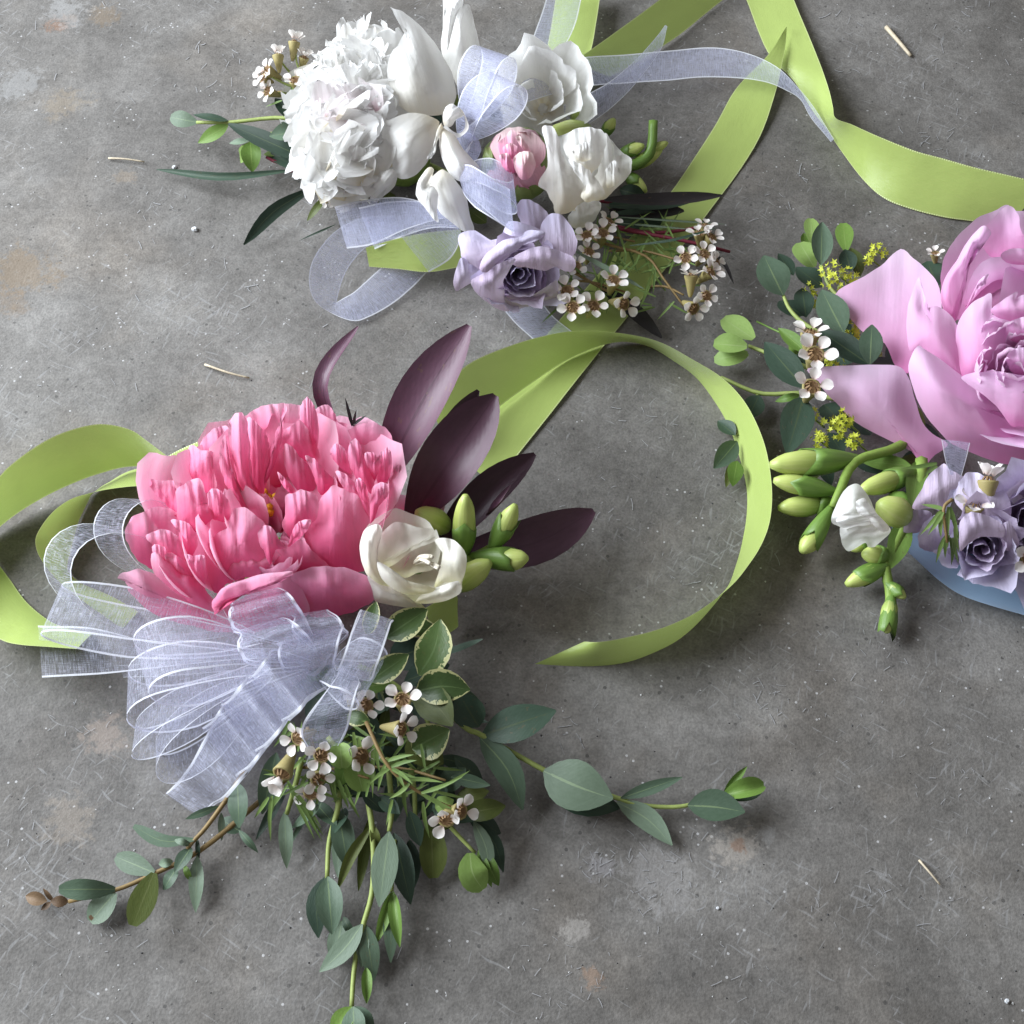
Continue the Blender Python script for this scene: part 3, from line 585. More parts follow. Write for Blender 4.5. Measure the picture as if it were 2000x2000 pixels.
for i in range(26):
    a, r = random.uniform(0, 6.28), random.uniform(0, 26); b = P(528 + r * .5 * math.cos(a), 1010 + r * math.sin(a), .026); t = P(525 + r * .7 * math.cos(a), 985 + r * 1.3 * math.sin(a), random.uniform(.040, .046))
    tube('stamen', pe, M['stamen'], [b, t], .0007, .0014, n=5, steps=4)

# --- dark purple leaves
def pl(b, m, t, w, **k):
    q = [P(*b), P(*m), P(*t)]; return blade('purple_leaf', pk, M['purple_leaf'], q, w * mpp(q[1]), 'lance', **k, nu=13, nv=7)
pl((745, 945, .028), (830, 775, .058), (917, 636, .072), 118, cup=.35, roll=.15)
pl((830, 950, .025), (885, 840, .045), (934, 762, .052), 62, cup=.4, roll=-.3)
pl((805, 1010, .028), (893, 880, .052), (968, 772, .060), 132, cup=.45, roll=-.1)
pl((850, 1075, .020), (950, 968, .034), (1045, 887, .040), 84, cup=.5)
pl((950, 1010, .03), (975, 985, .042), (998, 948, .045), 22, cup=.9, roll=.6)
pl((880, 1090, .010), (1040, 1062, .018), (1160, 998, .014), 106, cup=.25, roll=.1)
pl((655, 840, .035), (633, 745, .055), (700, 638, .062), 46, cup=.5, roll=.5)
for b, t in (((688, 832, .05), (674, 776, .058)), ((688, 830, .05), (716, 811, .056)), ((688, 838, .048), (696, 800, .058))): leafpx('dark_needle', pk, M['black_leaf'], b, t, 7, shape='needle', nu=5, nv=3)

# --- cream freesia and its buds
fx = P(808, 1118, .022); fa = P(800, 1072, .052) - P(812, 1130, .014)
fr = ovoid('freesia', pk, M['calyx_skin'], fx - nrm(fa) * .008, fx + nrm(fa) * .006, .008)
fv = (600, 600, .3106)
for pts, z, b in (
 ([(330, 1500), (360, 1400), (430, 1330), (545, 1263), (650, 1300), (760, 1340), (830, 1450), (930, 1468), (1002, 1560), (975, 1730), (960, 1790), (830, 1850), (700, 1862), (600, 1800), (480, 1760), (370, 1680)], (.052, .032), -.016),
 ([(440, 1560), (465, 1430), (560, 1350), (700, 1385), (800, 1400), (800, 1470), (660, 1530), (560, 1610), (480, 1640)], (.052, .036), -.002),
 ([(480, 1605), (560, 1550), (680, 1490), (770, 1440), (812, 1398), (838, 1500), (825, 1600), (790, 1650), (700, 1670), (600, 1700)], (.050, .032), -.004),
 ([(800, 1470), (850, 1450), (930, 1468), (1002, 1560), (990, 1680), (960, 1730), (870, 1730), (800, 1760), (835, 1640), (850, 1540)], (.050, .040, .006), .003),
 ([(680, 1855), (740, 1795), (860, 1745), (950, 1722), (968, 1790), (890, 1840), (780, 1862)], (.048, .036), .003),
 ([(440, 1600), (520, 1640), (620, 1715), (650, 1755), (720, 1775), (820, 1770), (760, 1800), (640, 1810), (540, 1770), (465, 1700)], (.052, .042), .003),
 ([(342, 1600), (330, 1500), (360, 1400), (440, 1362), (475, 1405), (452, 1500), (445, 1600), (470, 1690), (520, 1755), (450, 1740), (375, 1680)], (.054, .042), .004),
 ([(378, 1688), (440, 1715), (530, 1755), (625, 1790), (700, 1850), (755, 1908), (640, 1892), (520, 1872), (430, 1850), (408, 1780)], (.044, .018), .005)):
    patch(fr, 'freesia_petal', fv, pts, z, b, ruf=.0009, fr=.003)
for k in range(6):
    b = P(805, 1105, .03); t = P(845 + random.uniform(-12, 14), 1098 + random.uniform(-12, 14), .056); tube('filament', fr, M['pale_filament'], [b, (b + t) / 2 + [0, 0, .004], t], .0005, .0009, n=4, steps=5)
freesia_bud(pk, (872, 1030, .03), (815, 1000, .046), 52, 0)
freesia_bud(pk, (906, 1062, .032), (909, 968, .056), 46, .42)
freesia_bud(pk, (972, 1060, .032), (1006, 986, .048), 42, .55, (955, 1082, .028))
freesia_bud(pk, (975, 1095, .030), (1030, 1090, .036), 46, .45, (920, 1085, .028))
freesia_bud(pk, (885, 1145, .022), (957, 1098, .036), 54, 0)
stem(pk, [(880, 1110, .02), (930, 1085, .028), (970, 1062, .03)], .0022, name='freesia_stem', mat=M['freesia_stem'])

# --- organza bow
knot = ovoid('organza_bow', pk, M['organza'], P(600, 1285, .022), P(650, 1265, .032), .010, n=10, m=6)
ORGL = [((335, 1140, .015), (236, 985, .044), (82, 4), .012), ((440, 1235, .018), (121, 1072, .040), (82, 18), .017), ((490, 1255, .022), (100, 1190, .030), (-16, 92), .006),
        ((520, 1280, .028), (275, 1298, .040), (48, 96), .012), ((530, 1300, .024), (250, 1362, .020), (22, 82), .011), ((520, 1312, .018), (262, 1447, .010), (22, 44), .0055), ((520, 1322, .016), (310, 1496, .008), (30, 30), .0085),
        ((640, 1310, .034), (725, 1318, .044), (-50, 90), .006)]
for r, t, w, f in ORGL: loop('bow_loop', knot, M['organza'], r, t, w, f)
def org(parent, pairs, m='organza', **k): return ribbon('organza_tail', parent, M[m], pairs, **k)
def roundloop(top, drop=.012, out=.12):
    """one bow loop seen over its rounded back: up over the top lines (edge1 | edge2, height), round the end and back underneath"""
    pr = [(a, b, c, d, z - .0, z) for a, b, c, d, z in top]; a, b, c, d, z = top[-1]; a0, b0, c0, d0, z0 = top[0]
    dx, dy = (a - a0) * out, (b - b0) * out; pr.append((a + dx, b + dy + 4, c + dx, d + dy + 4, max(z - drop * .5, .003), max(z - drop * .5, .003)))
    for a, b, c, d, z in reversed(top): pr.append((a, b + 5, c, d + 5, max(z - drop, .002), max(z - drop, .002)))
    return ribbon('bow_loop', knot, M['organza'], pr, sub=5, nv=6, smooth=0)
roundloop([(580, 1320, 600, 1350, .014), (440, 1392, 505, 1480, .016), (400, 1440, 468, 1525, .024), (372, 1490, 440, 1556, .018), (350, 1522, 420, 1567, .006)], drop=.006)
roundloop([(590, 1310, 620, 1350, .020), (446, 1362, 523, 1450, .022), (434, 1378, 512, 1468, .034), (422, 1394, 498, 1486, .034), (413, 1407, 486, 1500, .021)])
roundloop([(600, 1300, 630, 1345, .028), (494, 1312, 566, 1396, .031), (478, 1328, 553, 1418, .045), (461, 1347, 536, 1438, .045), (446, 1366, 521, 1455, .030)])
roundloop([(606, 1290, 640, 1340, .034), (535, 1270, 608, 1358, .040), (521, 1283, 595, 1374, .054), (507, 1300, 580, 1390, .053), (494, 1317, 566, 1401, .039)])
roundloop([(610, 1310, 660, 1300, .034), (558, 1308, 652, 1293, .038), (546, 1290, 658, 1268, .049), (542, 1273, 666, 1242, .048), (546, 1260, 672, 1222, .038)])
roundloop([(620, 1275, 650, 1265, .036), (579, 1243, 680, 1236, .041), (570, 1230, 672, 1222, .052), (570, 1218, 660, 1206, .051), (575, 1207, 645, 1195, .041)])
roundloop([(575, 1262, 612, 1240, .036), (469, 1236, 592, 1196, .043), (450, 1214, 580, 1178, .055), (446, 1196, 568, 1163, .055), (452, 1181, 556, 1152, .043)])
roundloop([(590, 1295, 620, 1272, .036), (492, 1294, 602, 1240, .045), (470, 1274, 590, 1228, .058), (463, 1256, 578, 1218, .058), (470, 1240, 563, 1208, .046)])
roundloop([(650, 1290, 665, 1300, .036), (656, 1312, 719, 1327, .046), (670, 1282, 736, 1297, .060), (684, 1240, 752, 1252, .061), (699, 1201, 764, 1215, .050)])
roundloop([(670, 1300, 690, 1310, .036), (658, 1318, 702, 1330, .042), (622, 1366, 697, 1350, .054), (594, 1408, 688, 1380, .056), (589, 1438, 678, 1420, .050), (604, 1466, 660, 1456, .036)])
org(knot, [(73, 1221, 83, 1324, .010, .014), (180, 1226, 190, 1318, .012, .016), (300, 1255, 300, 1305, .018, .02), (420, 1265, 420, 1291, .024, .025), (540, 1266, 540, 1284, .028, .029)])
org(knot, [(232, 1300, 240, 1323, .004, .006), (330, 1292, 335, 1320, .008, .01), (450, 1288, 450, 1310, .016, .018)])

# --- foliage
LM = {'e': 'euc_leaf', 'p': 'euc_pale', 'd': 'euc_dark', 'g': 'green_leaf', 'l': 'lime_leaf', 'o': 'olive_leaf', 'v': 'variegated_leaf', 'b': 'black_leaf', 'r': 'dry_leaf'}
def sprig(parent, stems, leaves, name='eucalyptus_sprig', r=.0012, smat='stem'):
    """first stem is the sprig itself, the other stems and the leaves are its parts"""
    s0 = stem(parent, stems[0], r, name=name, mat=M[smat])
    for s in stems[1:]: stem(s0, s, r * .9, mat=M[smat])
    for l in leaves:
        m, b, t, w = l[:4]; o = l[4] if len(l) > 4 else {}
        o = dict(dict(fold=.18, cup=random.uniform(-.1, .2), roll=random.uniform(-.3, .3), shape='leaf', arch=random.uniform(0, .003)), **o)
        leafpx('leaf', s0, M[LM[m]], b, t, w * 1.12, **o)
    return s0
sprig(pk, [[(860, 1380, .022), (915, 1425, .018), (941, 1436, .016), (1064, 1505, .010), (1130, 1535, .006), (1198, 1556, .006), (1241, 1570, .006), (1292, 1576, .005), (1343, 1573, .006), (1415, 1552, .006)]],
      [('d', (941, 1436, .016), (1086, 1388, .022), 66), ('d', (935, 1420, .018), (895, 1352, .026), 62), ('e', (937, 1439, .016), (1021, 1582, .006), 50, dict(bow=-14)), ('p', (1062, 1505, .012), (1197, 1560, .014), 90, dict(bow=4, roll=.0)),
       ('d', (1064, 1520, .005), (1212, 1578, .003), 62, dict(bow=12, roll=.2)), ('e', (1212, 1559, .007), (1333, 1518, .012), 24), ('p', (1205, 1566, .006), (1313, 1651, .004), 42, dict(bow=-10)), ('e', (1343, 1573, .007), (1455, 1586, .010), 62, dict(bow=-3)),
       ('g', (1413, 1552, .006), (1459, 1497, .010), 15, dict(fold=.8)), ('g', (1415, 1553, .007), (1492, 1534, .009), 36, dict(fold=.7, shape='blunt')), ('e', (1418, 1556, .005), (1488, 1548, .004), 28, dict(fold=.4))])
sprig(pk, [[(560, 1520, .014), (497, 1574, .008), (391, 1661, .006), (304, 1705, .005), (227, 1738, .005), (134, 1761, .004)], [(480, 1505, .016), (466, 1524, .014), (444, 1559, .012), (401, 1618, .010), (370, 1652, .009), (350, 1690, .008)]],
      [('e', (464, 1529, .014), (467, 1617, .010), 40), ('e', (429, 1574, .011), (362, 1600, .008), 14), ('p', (432, 1587, .01), (433, 1642, .005), 13), ('e', (470, 1625, .006), (432, 1600, .004), 30), ('e', (466, 1621, .007), (504, 1665, .004), 14),
       ('e', (379, 1640, .010), (261, 1613, .010), 24, dict(bow=-16, shape='blunt')), ('p', (373, 1650, .009), (340, 1640, .01), 12), ('e', (373, 1655, .009), (341, 1704, .010), 27), ('e', (345, 1695, .008), (319, 1738, .006), 25), ('g', (360, 1690, .007), (372, 1721, .004), 12),
       ('d', (385, 1636, .008), (388, 1682, .004), 9), ('p', (385, 1671, .006), (382, 1782, .002), 27), ('p', (338, 1682, .006), (310, 1688, .005), 16), ('p', (301, 1705, .006), (226, 1673, .004), 38, dict(shape='blunt')), ('o', (301, 1705, .008), (259, 1808, .012), 48, dict(shape='blunt')),
       ('e', (225, 1737, .006), (115, 1737, .009), 38, dict(shape='blunt')), ('p', (225, 1743, .005), (176, 1800, .003), 46, dict(shape='blunt')), ('r', (134, 1761, .004), (98, 1760, .005), 20), ('r', (104, 1760, .004), (84, 1735, .008), 9), ('r', (100, 1762, .004), (80, 1778, .003), 11), ('r', (92, 1760, .004), (50, 1750, .004), 24, dict(fold=.5)), ('r', (178, 1798, .0032), (184, 1786, .0035), 14)], smat='brown_stem')
sprig(pk, [[(757, 1480, .020), (765, 1578, .016), (760, 1624, .014)], [(770, 1640, .010), (766, 1700, .008), (765, 1741, .007)]],
      [('p', (760, 1624, .015), (741, 1771, .012), 48, dict(roll=.0)), ('d', (770, 1627, .010), (802, 1766, .004), 44), ('g', (765, 1741, .009), (734, 1844, .006), 22, dict(fold=.6)), ('g', (768, 1741, .010), (781, 1850, .008), 25, dict(fold=.5)), ('e', (765, 1745, .006), (763, 1880, .004), 30), ('d', (800, 1640, .006), (806, 1740, .002), 34)])
sprig(pk, [[(715, 1540, .018), (721, 1578, .016), (726, 1611, .015), (730, 1681, .012), (726, 1748, .010), (710, 1805, .009), (696, 1862, .007), (690, 1914, .006), (687, 1965, .006)], [(712, 1808, .008), (718, 1840, .006), (716, 1893, .005)]],
      [('o', (726, 1611, .015), (658, 1740, .006), 20, dict(bow=8, fold=.5)), ('o', (728, 1611, .015), (738, 1662, .010), 18), ('p', (708, 1805, .010), (624, 1898, .006), 40, dict(bow=-6)), ('e', (714, 1806, .009), (730, 1916, .003), 36), ('p', (710, 1808, .008), (706, 1890, .005), 24), ('g', (716, 1890, .006), (716, 1960, .005), 20, dict(fold=.7)),
       ('g', (688, 1966, .007), (648, 2025, .004), 40), ('e', (690, 1966, .008), (692, 2045, .006), 44), ('e', (692, 1966, .006), (728, 2020, .003), 34)])
sprig(pk, [[(665, 1540, .018), (659, 1583, .016), (643, 1645, .012), (639, 1715, .010)]],
      [('e', (661, 1583, .014), (680, 1696, .008), 42), ('p', (661, 1600, .010), (660, 1714, .005), 24), ('e', (640, 1712, .011), (649, 1825, .008), 50, dict(roll=0)), ('d', (636, 1712, .008), (622, 1832, .003), 40, dict(bow=10)), ('p', (668, 1798, .004), (652, 1885, .002), 38), ('e', (670, 1790, .005), (690, 1830, .002), 16), ('o', (720, 1600, .008), (700, 1740, .002), 22)])
sprig(pk, [[(800, 1500, .018), (809, 1540, .014), (811, 1619, .010)], [(860, 1590, .014), (886, 1622, .010), (928, 1666, .008)]],
      [('o', (842, 1605, .010), (846, 1715, .004), 52, dict(shape='blunt', notch=.1)), ('e', (780, 1534, .014), (771, 1605, .008), 23), ('l', (850, 1578, .016), (886, 1562, .020), 32), ('o', (905, 1590, .012), (987, 1574, .012), 40), ('d', (915, 1592, .008), (978, 1628, .003), 36),
       ('p', (925, 1603, .012), (955, 1717, .006), 28, dict(bow=-10)), ('d', (933, 1603, .010), (983, 1704, .003), 26, dict(bow=-10)), ('l', (918, 1666, .010), (943, 1738, .006), 54, dict(shape='blunt', bow=8, notch=.08)), ('g', (940, 1660, .008), (974, 1730, .003), 28), ('g', (934, 1660, .008), (960, 1732, .003), 20), ('e', (860, 1540, .012), (910, 1500, .018), 40), ('o', (890, 1560, .012), (955, 1545, .014), 34), ('d', (840, 1530, .012), (890, 1570, .008), 40)])
sprig(pk, [[(590, 1480, .02), (575, 1540, .014), (560, 1590, .008)]], [('p', (556, 1585, .008), (560, 1696, .003), 26), ('e', (540, 1470, .016), (512, 1590, .008), 40), ('d', (560, 1540, .008), (500, 1640, .003), 20), ('e', (610, 1570, .006), (560, 1660, .002), 10)])
# variegated sprig under the bow
sprig(pk, [[(700, 1300, .026), (760, 1330, .024), (820, 1380, .020), (850, 1450, .014)]],
      [('v', (752, 1245, .028), (835, 1190, .034), 56), ('v', (818, 1318, .024), (860, 1210, .036), 68, dict(bow=10)), ('v', (722, 1330, .034), (798, 1278, .040), 46), ('g', (698, 1343, .028), (765, 1335, .030), 28), ('v', (812, 1350, .028), (918, 1347, .032), 64, dict(bow=-8)), ('o', (805, 1350, .026), (884, 1418, .030), 64, dict(bow=-10)),
       ('v', (805, 1462, .024), (878, 1425, .030), 66, dict(fold=.5)), ('o', (795, 1445, .020), (866, 1492, .018), 62), ('v', (678, 1398, .034), (722, 1408, .036), 32), ('d', (790, 1330, .018), (878, 1298, .022), 44), ('v', (716, 1240, .03), (735, 1175, .036), 30), ('d', (760, 1290, .018), (840, 1260, .022), 60), ('d', (740, 1420, .012), (800, 1480, .008), 60), ('v', (770, 1210, .026), (868, 1240, .026), 40)], name='variegated_sprig')
leafpx('grass_blade', pk, M['euc_dark'], (851, 1282, .020), (943, 1248, .030), 13, shape='lance')
sprig(pk, [[(640, 1440, .03), (670, 1475, .028), (690, 1490, .026)]], [('l', (668, 1500, .030), (664, 1452, .036), 40, dict(shape='blunt', fold=.6)), ('l', (690, 1472, .028), (708, 1545, .024), 58, dict(shape='blunt', notch=.14, fold=.3)), ('g', (680, 1475, .026), (665, 1535, .022), 34)], name='bract_sprig')
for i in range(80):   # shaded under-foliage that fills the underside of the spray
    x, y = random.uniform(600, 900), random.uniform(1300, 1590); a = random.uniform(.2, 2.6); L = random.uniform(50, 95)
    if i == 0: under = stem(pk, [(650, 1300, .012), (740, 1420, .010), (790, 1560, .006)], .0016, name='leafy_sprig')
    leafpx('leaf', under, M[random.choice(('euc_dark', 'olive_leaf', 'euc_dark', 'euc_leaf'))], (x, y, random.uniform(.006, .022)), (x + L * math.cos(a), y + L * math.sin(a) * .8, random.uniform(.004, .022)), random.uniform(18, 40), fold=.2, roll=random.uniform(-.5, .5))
# needle foliage
def needles(parent, st, ns, r=.0008, w=8.5, smat='brown_stem'):
    s0 = stem(parent, st, r, name='needle_sprig', mat=M[smat])
    for b, t in ns: leafpx('needle', s0, M['needle'], b, t, w, shape='needle', fold=.3, bow=random.uniform(-4, 4), nu=5, nv=3)
    return s0
needles(pk, [(715, 1410, .036), (757, 1495, .036), (816, 1546, .030), (891, 1582, .024)],
        [((756, 1486, .036), (808, 1474, .042)), ((764, 1498, .036), (814, 1485, .042)), ((764, 1502, .036), (815, 1519, .036)), ((792, 1522, .034), (865, 1528, .034)), ((823, 1549, .031), (904, 1517, .036)), ((761, 1501, .036), (722, 1531, .036)), ((754, 1489, .036), (738, 1546, .030)), ((789, 1532, .033), (796, 1596, .022)),
         ((826, 1566, .028), (839, 1637, .016)), ((730, 1445, .034), (728, 1558, .024)), ((735, 1460, .034), (742, 1510, .030)), ((820, 1548, .030), (892, 1583, .026)), ((770, 1505, .035), (790, 1540, .034)), ((800, 1530, .033), (760, 1560, .030)), ((845, 1560, .029), (872, 1588, .026)), ((764, 1500, .036), (806, 1532, .036))])
needles(pk, [(600, 1420, .034), (620, 1480, .030), (640, 1500, .026)],
        [((624, 1498, .028), (618, 1587, .014)), ((605, 1507, .028), (583, 1550, .018)), ((649, 1507, .026), (662, 1587, .014)), ((661, 1523, .025), (681, 1580, .016)), ((674, 1532, .024), (703, 1599, .014)), ((565, 1530, .022), (629, 1643, .010)), ((568, 1540, .022), (628, 1618, .012)), ((562, 1525, .022), (615, 1640, .010)), ((575, 1550, .020), (632, 1632, .010)),
         ((531, 1554, .020), (529, 1643, .008)), ((546, 1550, .020), (530, 1590, .012)), ((525, 1557, .020), (496, 1599, .010)), ((565, 1408, .032), (534, 1460, .026)), ((580, 1420, .034), (548, 1450, .030)), ((655, 1500, .026), (670, 1585, .012)), ((640, 1500, .028), (655, 1570, .016)), ((612, 1500, .028), (600, 1570, .014)), ((690, 1430, .034), (700, 1500, .026)), ((700, 1440, .034), (712, 1490, .028)), ((705, 1410, .036), (730, 1420, .036))])
for a in ((786, 1366, .042, 32, (.1, .3)), (784, 1424, .040, 31, (.85, -.15)), (580, 1442, .036, 30, (-.6, -.45)), (628, 1476, .036, 30, (.0, -.6)), (622, 1522, .026, 28, (.3, -.6)), (606, 1550, .020, 28, (-.2, -.6)), (716, 1377, .034, 30, (.5, .2)), (706, 1478, .032, 34, (.6, -.3)), (690, 1360, .030, 26, (.2, .4))): waxflower(pk, *a)
waxflower(pk, 551, 1512, .030, 36, (-.25, -.92), open_=.95); waxflower(pk, 872, 1600, .026, 33, (-.2, -.6), open_=.35, n=4); waxflower(pk, 900, 1584, .026, 31, (.6, -.05), open_=.3, n=4)

def bush(parent, cx, cy, rx, ry, z0, z1, n, L, w=5, root=None):
    s0 = stem(parent, [(cx - rx, cy, z0), (cx, cy, (z0 + z1) / 2), (cx + rx, cy + ry * .4, z1)], .0007, name='needle_sprig', mat=M['brown_stem'])
    for i in range(n):
        x, y = cx + random.uniform(-rx, rx), cy + random.uniform(-ry, ry); a = random.uniform(0, 6.28)
        leafpx('needle', s0, M['needle'], (x, y, random.uniform(z0, z1)), (x + L * math.cos(a), y + L * math.sin(a), random.uniform(z0, z1)), w, shape='needle', fold=.3, nu=4, nv=3)
bush(pk, 640, 1500, 80, 50, .014, .028, 30, 62, 7); bush(pk, 780, 1500, 90, 60, .014, .028, 30, 60, 7)
# ================================================================== corsage 2: white peony
wc = thing('wrist_corsage', P(850, 420), 'white peony corsage with lavender rose, pink peony bud and white organza ribbons', 'corsage')
rib(wc, [(1090, -30, 1175, -30, .012, .010), (1075, 60, 1165, 40, .012, .010), (1060, 130, 1153, 104, .014, .010), (1040, 180, 1130, 170, .014, .012)])
rib(wc, [(1120, 122, 1190, 150, .003, .018), (1163, 91, 1240, 122, .0015, .019), (1230, 42, 1325, 70, .001, .019), (1290, -2, 1412, 0, .001, .018), (1350, -45, 1490, -60, .001, .016)])
rib(wc, [(1535, -40, 1440, -40), (1550, 0, 1458, 0), (1593, 101, 1499, 101), (1614, 160, 1552, 160), (1628, 208, 1592, 222), (1634, 230, 1614, 252), (1665, 243, 1640, 292), (1720, 268, 1684, 351), (1785, 294, 1728, 388), (1840, 309, 1782, 409), (1900, 326, 1843, 424), (1960, 340, 1894, 431), (2040, 358, 1970, 442)], smooth=2)
rib(wc, [(714, 484, 721, 521, .010, .018), (770, 468, 779, 525, .010, .022), (830, 455, 838, 531, .010, .024), (900, 448, 905, 520, .010, .022)])
wb = ovoid('organza_bow', wc, M['lavender_organza'], P(900, 300, .036), P(925, 270, .046), .008, n=10, m=6)
def lorg(pairs, **k): return org(wb, pairs, 'lavender_organza', W=.023, **k)
lorg([(1072, -30, 1142, -30, .020, .022), (1066, 0, 1135, 0, .020, .022), (1049, 50, 1123, 50, .021, .023), (1032, 87, 1096, 101, .022, .025), (990, 120, 1050, 145, .026, .03)])
lorg([(1020, 160, 1030, 200, .03, .034), (1086, 124, 1103, 178, .022, .028), (1136, 113, 1170, 165, .018, .022), (1220, 106, 1237, 161, .013, .016), (1305, 98, 1305, 158, .010, .013), (1372, 92, 1372, 153, .009, .012), (1430, 97, 1440, 153, .010, .013), (1480, 112, 1495, 160, .011, .014), (1525, 137, 1530, 173, .011, .015), (1560, 172, 1562, 195, .009, .014), (1592, 213, 1585, 232, .006, .010), (1627, 272, 1624, 277, .003, .005)])
lorg([(1100, 205, 1110, 268, .02, .024), (1146, 185, 1146, 246, .018, .022), (1190, 160, 1195, 210, .018, .024), (1240, 118, 1245, 160, .02, .027), (1283, 72, 1290, 98, .024, .03), (1300, 49, 1303, 51, .028, .032)])
lorg([(770, 420, 790, 462, .016, .022), (710, 425, 745, 470, .014, .022), (660, 448, 714, 484, .011, .021), (627, 482, 689, 510, .008, .019), (608, 516, 672, 538, .006, .016), (603, 554, 661, 571, .004, .013), (614, 588, 657, 590, .003, .008), (645, 612, 655, 592, .003, .003), (689, 628, 670, 582, .004, .002), (720, 620, 692, 569, .005, .002), (766, 594, 720, 544, .007, .002), (807, 560, 748, 519, .010, .003), (845, 520, 790, 485, .014, .005)])
lorg([(653, 403, 678, 486, .016, .026), (700, 392, 730, 478, .018, .028), (780, 385, 790, 450, .024, .032), (850, 400, 850, 430, .030, .034), (900, 400, 900, 420, .034, .036)])
lorg([(700, 405, 732, 487, .018, .028), (760, 393, 790, 462, .022, .030), (830, 395, 850, 445, .028, .034), (915, 425, 918, 448, .034, .036)])
lorg([(783, 462, 838, 532, .014, .03), (828, 441, 880, 505, .018, .032), (895, 440, 903, 462, .03, .034)])
lorg([(950, 560, 1030, 552, .006, .006), (984, 606, 1058, 588, .004, .004), (1009, 634, 1083, 619, .003, .003), (1037, 659, 1117, 647, .0022, .0022), (1062, 685, 1142, 670, .002, .002)])
for r, t, w, f in (((922, 232, .040), (966, 100, .064), (70, 40), .0075), ((906, 268, .042), (994, 156, .066), (56, 46), .0085), ((900, 350, .046), (990, 405, .058), (8, 92), .009), ((915, 340, .044), (1006, 375, .050), (8, 78), .006)):
    loop('bow_loop', wb, M['lavender_organza'], r, t, w, f, W=.024)

# --- white peony
WC = P(715, 260, .030); wp_ = ovoid('peony', wc, M['receptacle'], P(815, 330, .006), P(760, 290, .024), .014)
wA = nrm(P(655, 190, .056) - P(735, 255, .020)); wX = nrm(np.cross(wA, [0, 0, 1.])); wY = np.cross(wA, wX)
WB = P(728, 248, .016)
for i in range(150):
    rr = math.sqrt((i + .5) / 150); a = i * 2.39996; zz = .018 + .040 * math.sqrt(max(1 - rr * rr, 0)); x, y = 690 + 104 * rr * math.cos(a), 215 + 160 * rr * math.sin(a)
    x += (215 - y) * .20 + random.gauss(0, 4); y += random.gauss(0, 5)
    d = nrm(RGT * rr * math.cos(a) - np.array([0, 1., 0]) * rr * math.sin(a) + np.array([0, 0, 1.]) * math.sqrt(max(1 - rr * rr, .02))); p = P(x, y, zz + random.uniform(-.004, .003))
    tdir = nrm(np.random.normal(0, .7, 3) + d - nrm(VIEW) * (d @ VIEW)); tdir = nrm(tdir - d * (tdir @ d) * .75); ln_ = random.uniform(.8, 1.35); q0 = p - tdir * .012 * ln_ - d * .009; q2 = p + tdir * .008 * ln_ + d * .003; q1 = (q0 + q2) / 2 + d * .003 * random.uniform(-.3, 1.2)
    heart = math.hypot(x - 665, y - 205) < 42
    blade('petal', wp_, M['blush_petal' if heart and random.random() < .7 else 'white_petal'], [q0, q1, q2], random.uniform(.014, .030), 'petal', d + VIEW * .25 + np.random.normal(0, .35, 3), cup=random.uniform(0, .7), ruf=.16, lobe=.30, rnd=.3, nu=11, nv=15, basew=.45, curl=random.uniform(-.12, .05))
def wpet(pts, w, m='white_petal', ctr=None, **k): petal(wp_, m, pts, w, ctr=ctr if ctr is not None else WC, **dict(dict(cup=.5, ruf=.05, lobe=.08), **k))
wv = (550, 0, .207)
